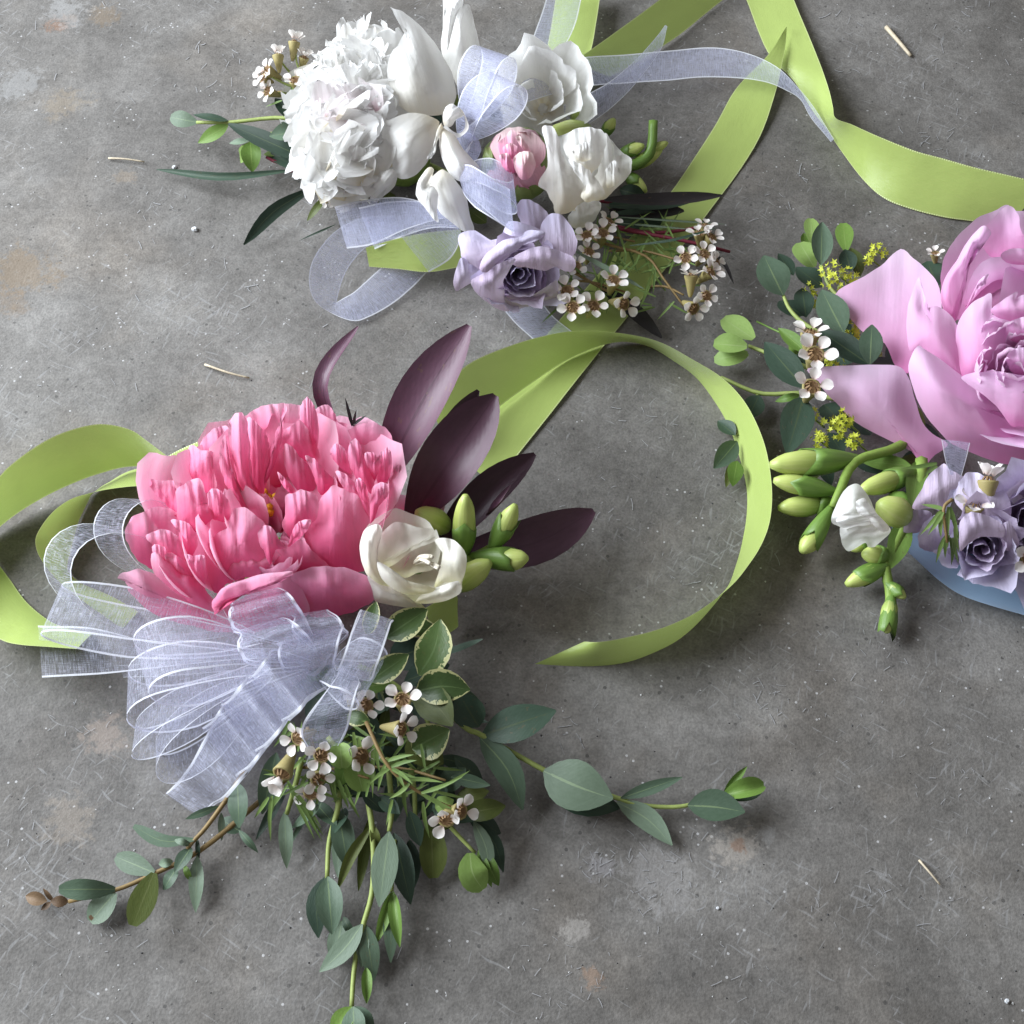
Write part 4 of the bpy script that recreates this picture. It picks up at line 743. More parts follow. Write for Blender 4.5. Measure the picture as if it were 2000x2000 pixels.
for pts, z, b in (
 ([(1000, 600), (1040, 480), (1100, 420), (1150, 330), (1160, 260), (1100, 200), (1018, 68), (1080, 85), (1150, 108), (1250, 190), (1350, 290), (1440, 400), (1520, 520), (1590, 660), (1630, 800), (1645, 920), (1560, 1070), (1400, 1095), (1200, 1060), (1060, 940), (1010, 780)], (.060, .048, -.014), .008),
 ([(930, 1165), (1050, 1110), (1200, 1065), (1350, 1075), (1490, 1150), (1455, 1300), (1425, 1440), (1360, 1560), (1250, 1665), (1130, 1692), (1060, 1640), (1035, 1500), (1015, 1400), (955, 1300)], (.058, .040, -.006), .008),
 ([(358, 1810), (440, 1768), (560, 1748), (700, 1785), (840, 1850), (700, 1882), (520, 1872), (400, 1852)], (.034, .018), .004),
 ([(288, 1500), (360, 1485), (450, 1555), (525, 1680), (480, 1785), (380, 1805), (320, 1700), (293, 1600)], (.040, .022, .006), .005),
 ([(835, 1885), (865, 1750), (915, 1640), (1040, 1595), (1095, 1660), (1062, 1760), (960, 1855), (900, 1905)], (.046, .024), .005),
 ([(104, 1080), (150, 970), (200, 912), (270, 918), (312, 980), (385, 965), (425, 1060), (402, 1200), (330, 1235), (240, 1242), (170, 1212), (150, 1140)], (.048, .042, .010), .004),
 ([(200, 1380), (250, 1290), (340, 1300), (420, 1400), (400, 1500), (300, 1510), (230, 1470)], (.046, .036, .006), .004),
 ([(1530, -60), (1610, -75), (1700, -40), (1722, 30), (1772, 50), (1802, 150), (1842, 300), (1872, 450), (1872, 560), (1822, 700), (1742, 800), (1690, 850), (1640, 780), (1575, 620), (1508, 500), (1508, 300), (1522, 120)], (.064, .026), .010),
 ([(1592, 20), (1640, -60), (1705, -40), (1712, 40), (1660, 130), (1610, 300), (1565, 480), (1535, 300), (1532, 100)], (.074, .056), .004),
 ([(1518, 1100), (1550, 1010), (1612, 976), (1680, 1028), (1722, 1090), (1645, 1130), (1602, 1192), (1538, 1195)], (.060, .052), .004),
 ([(1500, 1195), (1560, 1228), (1642, 1288), (1732, 1430), (1852, 1560), (1855, 1640), (1772, 1692), (1680, 1714), (1588, 1640), (1518, 1510), (1488, 1380), (1482, 1290)], (.058, .046), .010),
 ([(1370, 1490), (1420, 1420), (1450, 1290), (1500, 1160), (1520, 1210), (1470, 1330), (1450, 1440), (1400, 1500)], (.060, .050), .002)):
    patch(wp_, 'white_petal', wv, pts, z, b, base=(1500, 1150), ruf=.0008)
wv2 = (580, 330, .3106)
patch(wp_, 'white_petal', wv2, [(820, 90), (900, 5), (960, 30), (1060, 160), (1090, 290), (1115, 395), (1040, 388), (930, 300), (875, 240), (845, 150)], (.050, .034), .006, base=(880, -60))
patch(wp_, 'white_petal', wv2, [(748, 160), (765, 60), (830, -12), (862, 10), (815, 80), (805, 118), (855, 108), (888, 160), (882, 250), (888, 332), (858, 312), (800, 240), (765, 200)], (.056, .044), .004, base=(850, -40))
ribbon('petal', wp_, M['white_petal'], [(898, 209, 902, 219, .054, .060), (908, 220, 908, 230, .052, .058), (918, 246, 908, 246, .050, .055), (911, 262, 902, 256, .050, .052), (896, 268, 892, 260, .052, .050), (879, 262, 881, 255, .054, .052), (864, 248, 870, 246, .056, .054)])

# --- peony bud, freesias, rose
bb = P(1020, 345, .018); ba = nrm(P(1000, 285, .052) - P(1018, 345, .018))
root = ovoid('peony_bud', wc, M['sepal_skin'], bb - ba * .004, bb + ba * .012, .014)
for cnt, rf, hf, sp, m in ((3, 1.06, .86, 2.2, 'sepal_skin'), (4, .95, 1.0, 2.2, 'bud_petal'), (4, .72, 1.02, 2.2, 'bud_petal'), (4, .50, 1.0, 2.2, 'bud_petal'), (3, .3, .98, 2.3, 'bud_petal')):
    for i in range(cnt):
        R, H = .0168 * rf, .034 * hf
        cuppetal('sepal' if m == 'sepal_skin' else 'petal', root, M[m], bb, ba, RGT, i * 6.283 / cnt + rf * 5 + .8, sp, [(.003, 0), (R * .9, H * .3), (R * 1.0, H * .62), (R * .55, H)], ruf=.07, lobe=.12, rnd=.3)
bv = (800, 0, .3364)
for nm, m, pts, z, b in (('petal', 'bud_pale', [(470, 860), (500, 790), (560, 750), (640, 738), (720, 770), (785, 835), (780, 930), (700, 990), (600, 1000), (520, 960)], (.050, .046), .006),
 ('petal', 'bud_petal', [(515, 830), (560, 790), (600, 752), (640, 810), (690, 880), (690, 930), (620, 990), (590, 1010), (545, 960), (525, 890)], (.056, .050), .003),
 ('petal', 'bud_petal', [(540, 860), (590, 830), (640, 870), (620, 930), (570, 930)], (.060, .054), .002), ('petal', 'bud_petal', [(520, 905), (570, 890), (600, 950), (590, 1000), (550, 985)], (.058, .052), .002),
 ('petal', 'bud_pale', [(615, 800), (640, 790), (690, 850), (700, 885), (660, 870)], (.061, .055), .001),
 ('petal', 'bud_pale', [(603, 915), (650, 880), (712, 888), (732, 960), (702, 1030), (650, 1042), (612, 985)], (.060, .050), .004),
 ('sepal', 'sepal_skin', [(418, 935), (450, 855), (515, 870), (545, 940), (540, 1010), (470, 1015), (430, 985)], (.046, .034), .005),
 ('sepal', 'sepal_skin', [(725, 930), (790, 855), (806, 940), (765, 1065), (690, 1140), (625, 1125), (650, 1050), (705, 1030)], (.046, .022), .005)):
    patch(root, m, bv, pts, z, b, name=nm, ruf=.0008, fr=.008)
f2 = P(1150, 350, .018); a2 = P(1140, 310, .058) - P(1158, 365, .014)
f2o = ovoid('freesia', wc, M['calyx_skin'], f2 - nrm(a2) * .006, f2 + nrm(a2) * .008, .009)
f2v = (800, 0, .3364)
for pts, z, b in (
 ([(780, 900), (850, 800), (1000, 760), (1140, 780), (1230, 880), (1280, 950), (1200, 1080), (1080, 1190), (950, 1220), (830, 1150)], (.044, .028), .006),
 ([(918, 1262), (960, 1200), (1040, 1165), (1112, 1178), (1092, 1250), (1050, 1302), (980, 1332), (930, 1302)], (.036, .012), .005),
 ([(1130, 778), (1180, 830), (1192, 900), (1262, 898), (1292, 950), (1262, 1030), (1180, 1112), (1120, 1162), (1050, 1152), (1058, 1050), (1100, 960)], (.054, .034), .005),
 ([(888, 825), (940, 760), (1020, 738), (1100, 748), (1142, 790), (1132, 880), (1105, 960), (1045, 1012), (980, 985), (925, 925)], (.060, .048), .005),
 ([(925, 925), (1000, 958), (1062, 1010), (1112, 1080), (1135, 1132), (1040, 1175), (995, 1145), (1015, 1080), (960, 1000)], (.058, .044), .005),
 ([(766, 742), (820, 728), (862, 790), (885, 880), (925, 950), (985, 1030), (1035, 1090), (1000, 1165), (920, 1235), (860, 1243), (828, 1180), (798, 1110), (745, 1080), (788, 980), (800, 860)], (.060, .034), .007),
 ([(945, 875), (1010, 828), (1065, 850), (1052, 925), (980, 935)], (.066, .058), .003),
 ([(1130, 1000), (1190, 930), (1225, 1000), (1215, 1060), (1150, 1090)], (.056, .048), .003)):
    patch(f2o, 'white_petal', f2v, pts, z, b * .8, ruf=.0019, fr=.010, n=64)
goblet('freesia', wc, 'white_petal', P(1060, 215, .014), P(1060, 160, .05) - P(1060, 215, .014), .021, .036, 6, [(3, 1.05, .95, .25, 2.2, .2), (3, .8, 1., .1, 2.2, 1.3), (2, .5, .9, 0, 2.3, 0)], ruf=.1, lobe=.12, body='white')
freesia_bud(wc, (1150, 258, .020), (1072, 262, .042), 50, 0); freesia_bud(wc, (1120, 235, .020), (1152, 202, .030), 34, 0); freesia_bud(wc, (1180, 262, .018), (1200, 232, .026), 24, .5)
freesia_bud(wc, (1215, 300, .014), (1258, 284, .020), 26, .5); stem(wc, [(1200, 330, .012), (1250, 318, .014), (1272, 290, .018), (1276, 236, .026)], .003, .0026, name='freesia_stem', mat=M['calyx_skin'])
freesia_bud(wc, (1268, 296, .016), (1304, 278, .018), 20, 0); freesia_bud(wc, (1235, 325, .010), (1292, 292, .016), 30, 0); freesia_bud(wc, (1230, 345, .008), (1262, 375, .006), 26, .4)
def rose(parent, base, axis, R, H, n=26, matn='rose_petal'):
    C = np.asarray(base); A = nrm(axis); root = ovoid('rose', parent, M['receptacle'], C - A * H * .2, C + A * H * .15, R * .3)
    for i in range(n):
        f = (i + 1) / n; r = R * (.10 + .90 * f ** 1.1); h = H * (1.0 - .28 * max(f - .3, 0) ** 1.5); fl = .30 * max(f - .45, 0) * 2
        cuppetal('petal', root, M[matn], C, A, RGT, i * 2.39996, 2.1 + 1.2 * (1 - f), [(R * .06, 0), (r * .75, h * .3), (r * .92, h * .72), (r * (1 + fl), h * (1 + .03 * math.sin(i * 3)))], ruf=.08 + .07 * f, lobe=.10 + .08 * f, rnd=.16 + .1 * f, off=R * .05, nu=11, nv=15)
    return root
rs = rose(wc, P(1006, 522, .016), P(1016, 545, .046) - P(1004, 520, .016), .0165, .030, 14)
for pts, z, b in (
 ([(1390, 210), (1450, 188), (1530, 230), (1585, 290), (1560, 380), (1460, 400), (1390, 300)], (.038, .034), .004),
 ([(1530, 370), (1590, 278), (1660, 288), (1732, 370), (1762, 460), (1742, 545), (1660, 540), (1560, 500), (1520, 440)], (.038, .036), .005),
 ([(1028, 400), (1120, 388), (1200, 440), (1290, 420), (1330, 330), (1450, 350), (1550, 400), (1480, 470), (1330, 520), (1230, 560), (1165, 640), (1100, 610), (1040, 565), (1018, 480)], (.042, .030), .006),
 ([(983, 700), (1028, 560), (1090, 590), (1160, 640), (1120, 700), (1045, 745), (1000, 768)], (.034, .012), .005),
 ([(1145, 625), (1200, 520), (1300, 450), (1420, 420), (1435, 392), (1500, 390), (1560, 402), (1540, 440), (1430, 480), (1350, 540), (1260, 600), (1190, 650)], (.050, .042), .004),
 ([(1340, 575), (1440, 508), (1540, 488), (1640, 508), (1745, 565), (1742, 635), (1690, 648), (1640, 610), (1560, 640), (1450, 620), (1390, 620)], (.050, .040), .003),
 ([(1095, 700), (1190, 648), (1300, 580), (1375, 568), (1340, 640), (1300, 710), (1315, 800), (1320, 892), (1220, 855), (1130, 780)], (.048, .014), .006),
 ([(1290, 790), (1400, 800), (1500, 800), (1590, 760), (1635, 700), (1640, 800), (1560, 850), (1480, 860), (1330, 895), (1285, 870)], (.036, .008), .005)):
    patch(rs, 'rose_petal', wv2, pts, z, b * .6, ruf=.0010, fr=.009)

# --- foliage of the white corsage
sprig(wc, [[(620, 240, .024), (545, 230, .020), (449, 239, .016), (384, 239, .014)], [(600, 250, .02), (530, 261, .018), (486, 275, .015)]],
      [('p', (384, 239, .014), (333, 229, .014), 30, dict(shape='blunt')), ('d', (446, 236, .017), (377, 224, .018), 17), ('g', (446, 244, .015), (387, 279, .008), 25), ('e', (597, 254, .022), (526, 266, .026), 44, dict(roll=0)), ('p', (486, 275, .015), (448, 280, .014), 14), ('g', (489, 276, .016), (493, 336, .008), 36), ('l', (486, 278, .014), (470, 318, .008), 24), ('d', (620, 320, .018), (446, 242, .022), 34, dict(shape='lance')), ('d', (625, 330, .014), (540, 282, .014), 40, dict(shape='lance')),
       ('d', (578, 238, .02), (537, 192, .024), 28), ('e', (585, 230, .018), (548, 205, .016), 24), ('l', (545, 300, .010), (515, 302, .010), 16), ('d', (600, 300, .012), (560, 270, .014), 40), ('d', (620, 200, .016), (590, 170, .02), 40)])
bl = sprig(wc, [[(620, 330, .014), (604, 331, .012), (561, 334, .010)], [(600, 330, .012), (545, 318, .011), (520, 307, .012)]], [('d', (562, 334, .010), (306, 331, .004), 15, dict(shape='lance', bow=-14, fold=.5)), ('d', (630, 345, .014), (520, 300, .010), 28, dict(shape='lance')), ('d', (605, 370, .012), (476, 478, .006), 26, dict(shape='lance', bow=12, roll=.5)), ('o', (636, 383, .012), (600, 431, .006), 14, dict(shape='lance')), ('d', (657, 438, .004), (584, 470, .003), 4)], smat='red_stem', name='blade_leaf_sprig')
sprig(wc, [[(1160, 390, .012), (1240, 400, .01), (1300, 405, .008)], [(1150, 450, .010), (1207, 448, .012), (1344, 472, .016), (1426, 492, .014)], [(1190, 440, .01), (1280, 455, .012), (1390, 440, .018)]],
      [('b', (1180, 390, .018), (1412, 382, .014), 30, dict(shape='lance', bow=6)), ('d', (1190, 402, .012), (1345, 396, .010), 32, dict(shape='lance')), ('b', (1190, 415, .010), (1336, 412, .006), 40, dict(shape='lance')), ('d', (1180, 430, .008), (1300, 430, .006), 40, dict(shape='lance')), ('p', (1207, 424, .018), (1416, 438, .014), 4, dict(shape='lance')), ('p', (1210, 436, .014), (1350, 448, .016), 4, dict(shape='lance')),
       ('d', (1230, 480, .018), (1400, 445, .026), 6, dict(shape='lance', bow=6)), ('p', (1122, 490, .030), (1257, 564, .022), 11, dict(shape='lance')), ('b', (1175, 562, .010), (1293, 660, .003), 27, dict(shape='lance', bow=-6)), ('b', (1385, 488, .010), (1433, 554, .004), 7, dict(shape='lance', bow=-8)), ('d', (1210, 370, .010), (1262, 385, .006), 30)], smat='red_stem', name='blade_leaf_sprig')
stem(wc, [(1150, 460, .012), (1184, 477, .014), (1261, 500, .014), (1298, 547, .012), (1336, 598, .010)], .0008, name='waxflower_stem', mat=M['brown_stem'])
stem(wc, [(1100, 520, .012), (1170, 560, .014), (1190, 570, .016)], .0008, name='waxflower_stem', mat=M['brown_stem'])
bush(wc, 1255, 490, 70, 45, .006, .018, 34, 62); bush(wc, 1150, 550, 70, 50, .006, .02, 34, 48); bush(wc, 1300, 560, 35, 40, .005, .014, 14, 50); bush(wc, 1180, 460, 60, 30, .006, .014, 20, 50)
for a in ((1339, 503, .026, 23, (-.2, -.1)), (1376, 496, .026, 23, (.3, .1)), (1366, 455, .024, 22, (-.2, .4)), (1390, 462, .024, 22, (.4, .4)), (1350, 538, .024, 24, (.0, .75)), (1388, 531, .024, 24, (.5, .1)), (1380, 578, .020, 22, (.3, -.3)), (1355, 603, .016, 24, (.45, -.75)), (1398, 512, .022, 22, (.6, .1)), (1378, 440, .02, 20, (.1, .6)),
          (1108, 567, .026, 25, (-.3, .1)), (1119, 600, .024, 26, (-.1, -.2)), (1160, 597, .022, 26, (.2, .0)), (1199, 547, .026, 26, (.1, .1)), (1219, 594, .020, 26, (.6, -.5)), (1178, 455, .022, 24, (.1, .1)), (1190, 432, .022, 22, (.4, .4)), (1146, 460, .022, 22, (-.1, .1)), (1150, 492, .018, 22, (.2, 0)), (1125, 520, .016, 20, (0, 0))): waxflower(wc, *a)
ws = stem(wc, [(625, 190, .026), (590, 170, .030), (560, 150, .032)], .0009, name='waxflower_stem', mat=M['brown_stem'])
for s in ([(610, 175, .028), (582, 130, .034), (577, 95, .04)], [(600, 175, .028), (565, 140, .032), (545, 115, .038)], [(600, 178, .026), (560, 165, .030), (520, 145, .034)], [(600, 185, .024), (560, 182, .024), (520, 180, .026)]): stem(ws, s, .0007)
for a in ((575, 82, .042, 21, (.05, .8), .7), (543, 108, .040, 20, (-.1, .8), .7), (520, 137, .036, 22, (-.75, .1)), (576, 156, .038, 22, (-.1, .2)), (522, 178, .028, 20, (-.75, -.2)), (594, 112, .036, 18, (.2, .6), .7), (512, 152, .032, 18, (-.6, -.2)), (604, 345, .012, 16, (0, -.4)), (635, 390, .010, 14, (0, -.5)), (652, 392, .010, 15, (.2, -.5)), (598, 262, .02, 18, (-.5, -.4))): waxflower(wc, *a)
bush(wc, 580, 180, 38, 22, .020, .030, 16, 34)

# ================================================================== corsage 3: lilac peony
lc = thing('wrist_corsage', P(1900, 850), 'pale lilac pink peony corsage with eucalyptus, green freesia buds and blue satin ribbon', 'corsage')
ribbon('satin_ribbon', lc, M['blue_satin'], [(1775, 985, 1728, 1005, .010, .004), (1806, 1040, 1763, 1062, .009, .003), (1838, 1078, 1792, 1093, .008, .002), (1880, 1104, 1834, 1133, .007, .0015), (1922, 1122, 1877, 1162, .007, .0015), (1968, 1142, 1934, 1184, .007, .0015), (2020, 1158, 2000, 1204, .007, .002), (2080, 1172, 2070, 1222, .007, .002)], bulge=-.002)
ribbon('satin_ribbon', lc, M['blue_satin'], [(1862, 1075, 1872, 1100, .010, .02), (1925, 1088, 1930, 1120, .010, .02), (2000, 1075, 2008, 1118, .010, .02), (2060, 1050, 2070, 1090, .012, .02)])
lp = ovoid('peony', lc, M['receptacle'], P(1985, 860, .004), P(1985, 800, .024), .016); LC = P(1985, 745, .05)
def lpet(pts, w, **k): petal(lp, k.pop('matn', 'lilac_petal'), pts, w, ctr=k.pop('ctr', LC), **dict(dict(cup=.4, ruf=.04, lobe=.05, nu=13, nv=13), **k))
lv = (1350, 400, .3364)
for pts, z, b in (
 ([(838, 520), (980, 430), (1110, 345), (1212, 258), (1290, 310), (1370, 380), (1440, 470), (1452, 640), (1390, 760), (1310, 840), (1262, 975), (1190, 945), (1120, 800), (1000, 740), (920, 650)], (.038, .026, .012), -.003),
 ([(678, 950), (850, 936), (1050, 930), (1200, 934), (1262, 1000), (1302, 1130), (1340, 1250), (1410, 1335), (1492, 1390), (1420, 1452), (1348, 1514), (1330, 1460), (1150, 1370), (950, 1262), (850, 1150), (760, 1072), (700, 1002)], (.034, .012, .004), .004),
 ([(1448, 430), (1460, 330), (1500, 250), (1560, 170), (1640, 90), (1720, 50), (1780, 30), (1832, 3), (1872, 35), (1940, 35), (2080, 60), (2100, 300), (1932, 420), (1740, 520), (1620, 640), (1520, 660), (1462, 560)], (.064, .038), -.004),
 ([(1690, 150), (1830, 5), (1900, 60), (1925, 170), (2060, 200), (2060, 320), (1880, 330), (1740, 300), (1680, 220)], (.068, .056), -.002),
 ([(1640, 390), (1700, 325), (1800, 298), (1932, 312), (2080, 320), (2080, 560), (1890, 530), (1760, 590), (1600, 640), (1600, 500)], (.063, .036), -.006),
 ([(1795, 290), (1850, 256), (1932, 254), (2060, 262), (2060, 350), (1932, 350), (1830, 335)], (.068, .060), .001),
 ([(1700, 120), (1742, 165), (1690, 238), (1640, 260), (1610, 380), (1592, 500), (1562, 600), (1525, 680), (1470, 620), (1446, 520), (1478, 420), (1540, 325), (1588, 240), (1640, 168)], (.074, .046), .005),
 ([(1325, 418), (1346, 520), (1342, 602), (1420, 588), (1500, 636), (1545, 700), (1582, 820), (1584, 940), (1560, 1000), (1440, 940), (1320, 850), (1268, 850), (1248, 700), (1258, 580), (1290, 490)], (.062, .046, .004), .006),
 ([(1575, 1000), (1535, 780), (1552, 680), (1622, 578), (1700, 528), (1742, 518), (1752, 642), (1832, 598), (1852, 660), (1832, 760), (1822, 860), (1835, 980), (1750, 1000), (1650, 1005)], (.066, .050, .004), .005),
 ([(1565, 1005), (1650, 973), (1750, 968), (1850, 978), (1932, 990), (2080, 1000), (2080, 1280), (1932, 1290), (1850, 1280), (1790, 1190), (1690, 1100)], (.060, .050), .004),
 ([(1312, 818), (1350, 828), (1440, 898), (1560, 990), (1650, 1050), (1760, 1118), (1852, 1250), (1932, 1268), (2080, 1260), (2080, 1500), (1932, 1512), (1800, 1502), (1650, 1452), (1500, 1382), (1400, 1272), (1318, 1150), (1272, 1020), (1262, 920)], (.058, .020), .010),
 ([(1740, 610), (1800, 560), (1892, 503), (1885, 545), (1932, 520), (2010, 560), (2010, 660), (1900, 690), (1830, 670), (1770, 650)], (.072, .062), .003),
 ([(1835, 690), (1932, 650), (2010, 670), (2010, 780), (1900, 800), (1838, 770)], (.070, .058), .003),
 ([(1830, 880), (1900, 830), (2010, 850), (2010, 990), (1932, 1000), (1860, 970)], (.066, .056), .003),
 ([(1595, 600), (1640, 500), (1680, 430), (1728, 400), (1715, 440), (1712, 460), (1670, 470), (1640, 530), (1618, 590)], (.069, .058), .001)):
    patch(lp, 'lilac_petal', lv, pts, z, b, ruf=.0005, n=64, rings=8, fr=.004)
for i in range(30):
    a = random.uniform(0, 6.28); r = random.uniform(.05, 1.) ** .6 * 90; x, y = 1985 + r * math.cos(a), 690 + r * .9 * math.sin(a)
    lpet(((1985 + r * .4 * math.cos(a), 740 + r * .4 * math.sin(a), .032), (x, y + 20, .050), (x - 8 * math.cos(a), y - 6, random.uniform(.060, .070))), random.uniform(56, 100), cup=.35, ruf=.14, lobe=.30, nu=11, nv=13, matn='lilac_frill')
for i in range(7):   # far side of the bloom, beyond the frame
    a = -1.2 + i * .42; lpet(((1990 + 30 * math.cos(a), 790 + 30 * math.sin(a), .022), (1990 + 130 * math.cos(a), 740 + 130 * math.sin(a), .046), (1990 + 200 * math.cos(a), 690 + 190 * math.sin(a), .050)), 170)
# foliage
sprig(lc, [[(1700, 700, .02), (1620, 660, .020), (1568, 630, .020), (1542, 603, .020), (1530, 577, .020)], [(1660, 600, .016), (1620, 560, .016), (1603, 515, .018)], [(1720, 690, .016), (1690, 700, .018), (1650, 650, .02)]],
      [('e', (1529, 577, .021), (1492, 499, .026), 60, dict(roll=0)), ('e', (1603, 518, .022), (1606, 434, .026), 40, dict(roll=0)), ('l', (1590, 522, .014), (1562, 474, .016), 44, dict(shape='blunt', notch=.1)), ('l', (1588, 480, .012), (1583, 427, .012), 28, dict(shape='blunt')), ('g', (1575, 490, .01), (1570, 455, .01), 20), ('g', (1652, 490, .012), (1647, 436, .012), 32, dict(shape='blunt', notch=.08)), ('d', (1606, 560, .016), (1555, 522, .018), 46), ('d', (1662, 530, .018), (1650, 487, .02), 32), ('o', (1680, 540, .012), (1662, 484, .014), 30),
       ('d', (1550, 538, .010), (1520, 495, .012), 28), ('d', (1570, 616, .012), (1522, 588, .010), 44), ('d', (1574, 620, .016), (1567, 563, .018), 36), ('e', (1647, 650, .028), (1605, 566, .030), 56, dict(roll=.1)), ('d', (1697, 712, .028), (1601, 645, .026), 50), ('e', (1699, 712, .030), (1703, 634, .036), 42), ('d', (1700, 600, .012), (1650, 560, .01), 60), ('d', (1830, 560, .012), (1812, 510, .014), 60)])
sprig(lc, [[(1620, 740, .016), (1570, 715, .016), (1489, 686, .010), (1461, 675, .010)]], [('d', (1570, 758, .022), (1494, 668, .020), 54), ('g', (1577, 690, .016), (1520, 641, .016), 26, dict(fold=.6)), ('l', (1472, 662, .012), (1412, 622, .012), 48, dict(shape='blunt', notch=.12)), ('l', (1459, 677, .013), (1394, 671, .012), 42, dict(shape='blunt', notch=.08)), ('l', (1461, 690, .008), (1395, 703, .006), 36, dict(shape='blunt')), ('g', (1560, 720, .012), (1530, 690, .01), 30), ('d', (1600, 720, .01), (1550, 690, .008), 50), ('g', (1560, 690, .01), (1545, 670, .012), 22)])
sprig(lc, [[(1640, 780, .016), (1565, 768, .012), (1484, 768, .008), (1408, 737, .006)], [(1484, 768, .007), (1460, 800, .005), (1440, 850, .004)]], [('d', (1570, 775, .020), (1537, 888, .020), 60, dict(roll=0)), ('d', (1483, 772, .008), (1460, 818, .004), 38), ('g', (1563, 771, .012), (1514, 784, .008), 15), ('e', (1440, 862, .005), (1394, 915, .003), 38), ('g', (1440, 900, .005), (1431, 950, .003), 30), ('o', (1432, 905, .004), (1418, 952, .002), 18), ('d', (1436, 850, .005), (1402, 822, .003), 30), ('d', (1610, 790, .01), (1650, 830, .008), 60), ('d', (1660, 800, .008), (1700, 850, .006), 70)])
stem(lc, [(1620, 670, .026), (1540, 655, .014), (1478, 628, .006)], .0006, name='twig', mat=M['calyx_skin'])
def mantle(parent, x, y, z, r, n):
    c = P(x, y, z); s = r * mpp(c); V, F = [], []
    st = stem(parent, [(x + 30, y + 25, z - .012), (x + 10, y + 8, z - .005), (x, y, z)], .0005, name='ladys_mantle_sprig', mat=M['mantle_stem'])
    for i in range(n):
        d = np.random.normal(0, 1, 3); d = d / np.linalg.norm(d) * random.uniform(.2, 1) ** .5; p = c + d * s * np.array([1, 1, .6]); N = nrm(d + VIEW + np.random.normal(0, .4, 3)); a = nrm(np.cross(N, [1, .3, .2])); b = np.cross(N, a); k = len(V); q = .0017 * random.uniform(.7, 1.2)
        V.append(p)
        for j in range(10):
            an = j * math.pi / 5; rr = q if j % 2 == 0 else q * .42; V.append(p + (a * math.cos(an) + b * math.sin(an)) * rr + N * q * (.4 if j % 2 == 0 else .1))
        F += [(k, k + 1 + j, k + 1 + (j + 1) % 10) for j in range(10)]
    tag(make('floret_cluster', V, F, M['mantle'], st, c), kind='stuff')
for a in ((1640, 540, .026, 40, 60), (1715, 492, .026, 20, 24), (1700, 505, .022, 16, 14), (1582, 566, .018, 16, 10), (1590, 590, .016, 14, 8), (1660, 645, .022, 26, 26), (1672, 670, .02, 22, 20), (1630, 705, .018, 22, 22), (1648, 820, .026, 24, 30), (1600, 860, .022, 20, 24), (1670, 862, .022, 18, 22), (1638, 845, .022, 18, 16), (1580, 810, .016, 20, 14), (1620, 830, .018, 18, 12)): mantle(lc, *a)
for a in ((1583, 650, .034, 34, (0, .55)), (1592, 692, .036, 36, (0, .0)), (1586, 755, .034, 34, (-.1, .1)), (1903, 985, .040, 36, (0, .4))): waxflower(lc, *a)
waxflower(lc, 1930, 938, .042, 36, (.05, .85), open_=.7); waxflower(lc, 2010, 1090, .03, 30, (0, -.3)); waxflower(lc, 1826, 495, .02, 16, (-.3, .4))
# freesia buds
stem(lc, [(1790, 850, .014), (1743, 878, .018), (1670, 902, .022), (1640, 960, .022), (1626, 990, .020)], .0028, .0016, name='freesia_stem', mat=M['freesia_stem'])
freesia_bud(lc, (1625, 900, .022), (1505, 908, .026), 54, .4, (1685, 897, .020)); freesia_bud(lc, (1590, 952, .020), (1511, 938, .022), 40, .42, (1640, 962, .018)); freesia_bud(lc, (1605, 985, .012), (1521, 992, .014), 44, .12); freesia_bud(lc, (1600, 1040, .012), (1565, 1078, .012), 40, .45, (1627, 985, .018))
stem(lc, [(1800, 900, .02), (1796, 950, .022), (1780, 1000, .018), (1740, 1080, .012), (1730, 1110, .010), (1738, 1160, .008), (1734, 1230, .006)], .0030, .002, name='freesia_stem', mat=M['freesia_stem'])
freesia_bud(lc, (1726, 1085, .012), (1684, 1082, .014), 38, .3); freesia_bud(lc, (1722, 1108, .010), (1652, 1142, .008), 38, .6); freesia_bud(lc, (1736, 1142, .009), (1768, 1168, .010), 26, .7); freesia_bud(lc, (1740, 1172, .008), (1732, 1236, .006), 34, .9); freesia_bud(lc, (1690, 1060, .01), (1662, 1075, .008), 24, .3)
f3 = P(1745, 1000, .018)
f3o = ovoid('freesia', lc, M['calyx_skin'], f3 + [.006, .002, 0], f3 + [-.004, -.002, .004], .008)
f3v = (1450, 820, .2847)
for pts, z, b in (
 ([(608, 690), (650, 560), (720, 460), (790, 438), (855, 510), (900, 600), (920, 680), (860, 730), (720, 760), (660, 730)], (.042, .030), .006),
 ([(668, 780), (690, 715), (840, 690), (960, 695), (1020, 760), (960, 825), (882, 893), (840, 845), (730, 902), (690, 862)], (.042, .012), .007),
 ([(780, 560), (840, 540), (920, 640), (1010, 740), (960, 770), (860, 690), (790, 630)], (.048, .040), .003),
 ([(640, 690), (720, 640), (850, 660), (900, 710), (800, 740), (700, 750)], (.046, .038), .003)):
    patch(f3o, 'white_petal', f3v, pts, z, b, base=(1050, 640), ruf=.0012)
freesia_bud(lc, (1772, 1010, .026), (1716, 985, .036), 62, 0); freesia_bud(lc, (1765, 930, .022), (1680, 958, .028), 44, .3)
leafpx('bract', lc, M['green_leaf'], (1795, 900, .02), (1780, 1000, .03), 46, fold=.4); leafpx('bract', lc, M['green_leaf'], (1770, 1010, .018), (1740, 1110, .012), 46, fold=.3); leafpx('bract', lc, M['green_leaf'], (1780, 910, .016), (1680, 900, .012), 34, fold=.3)
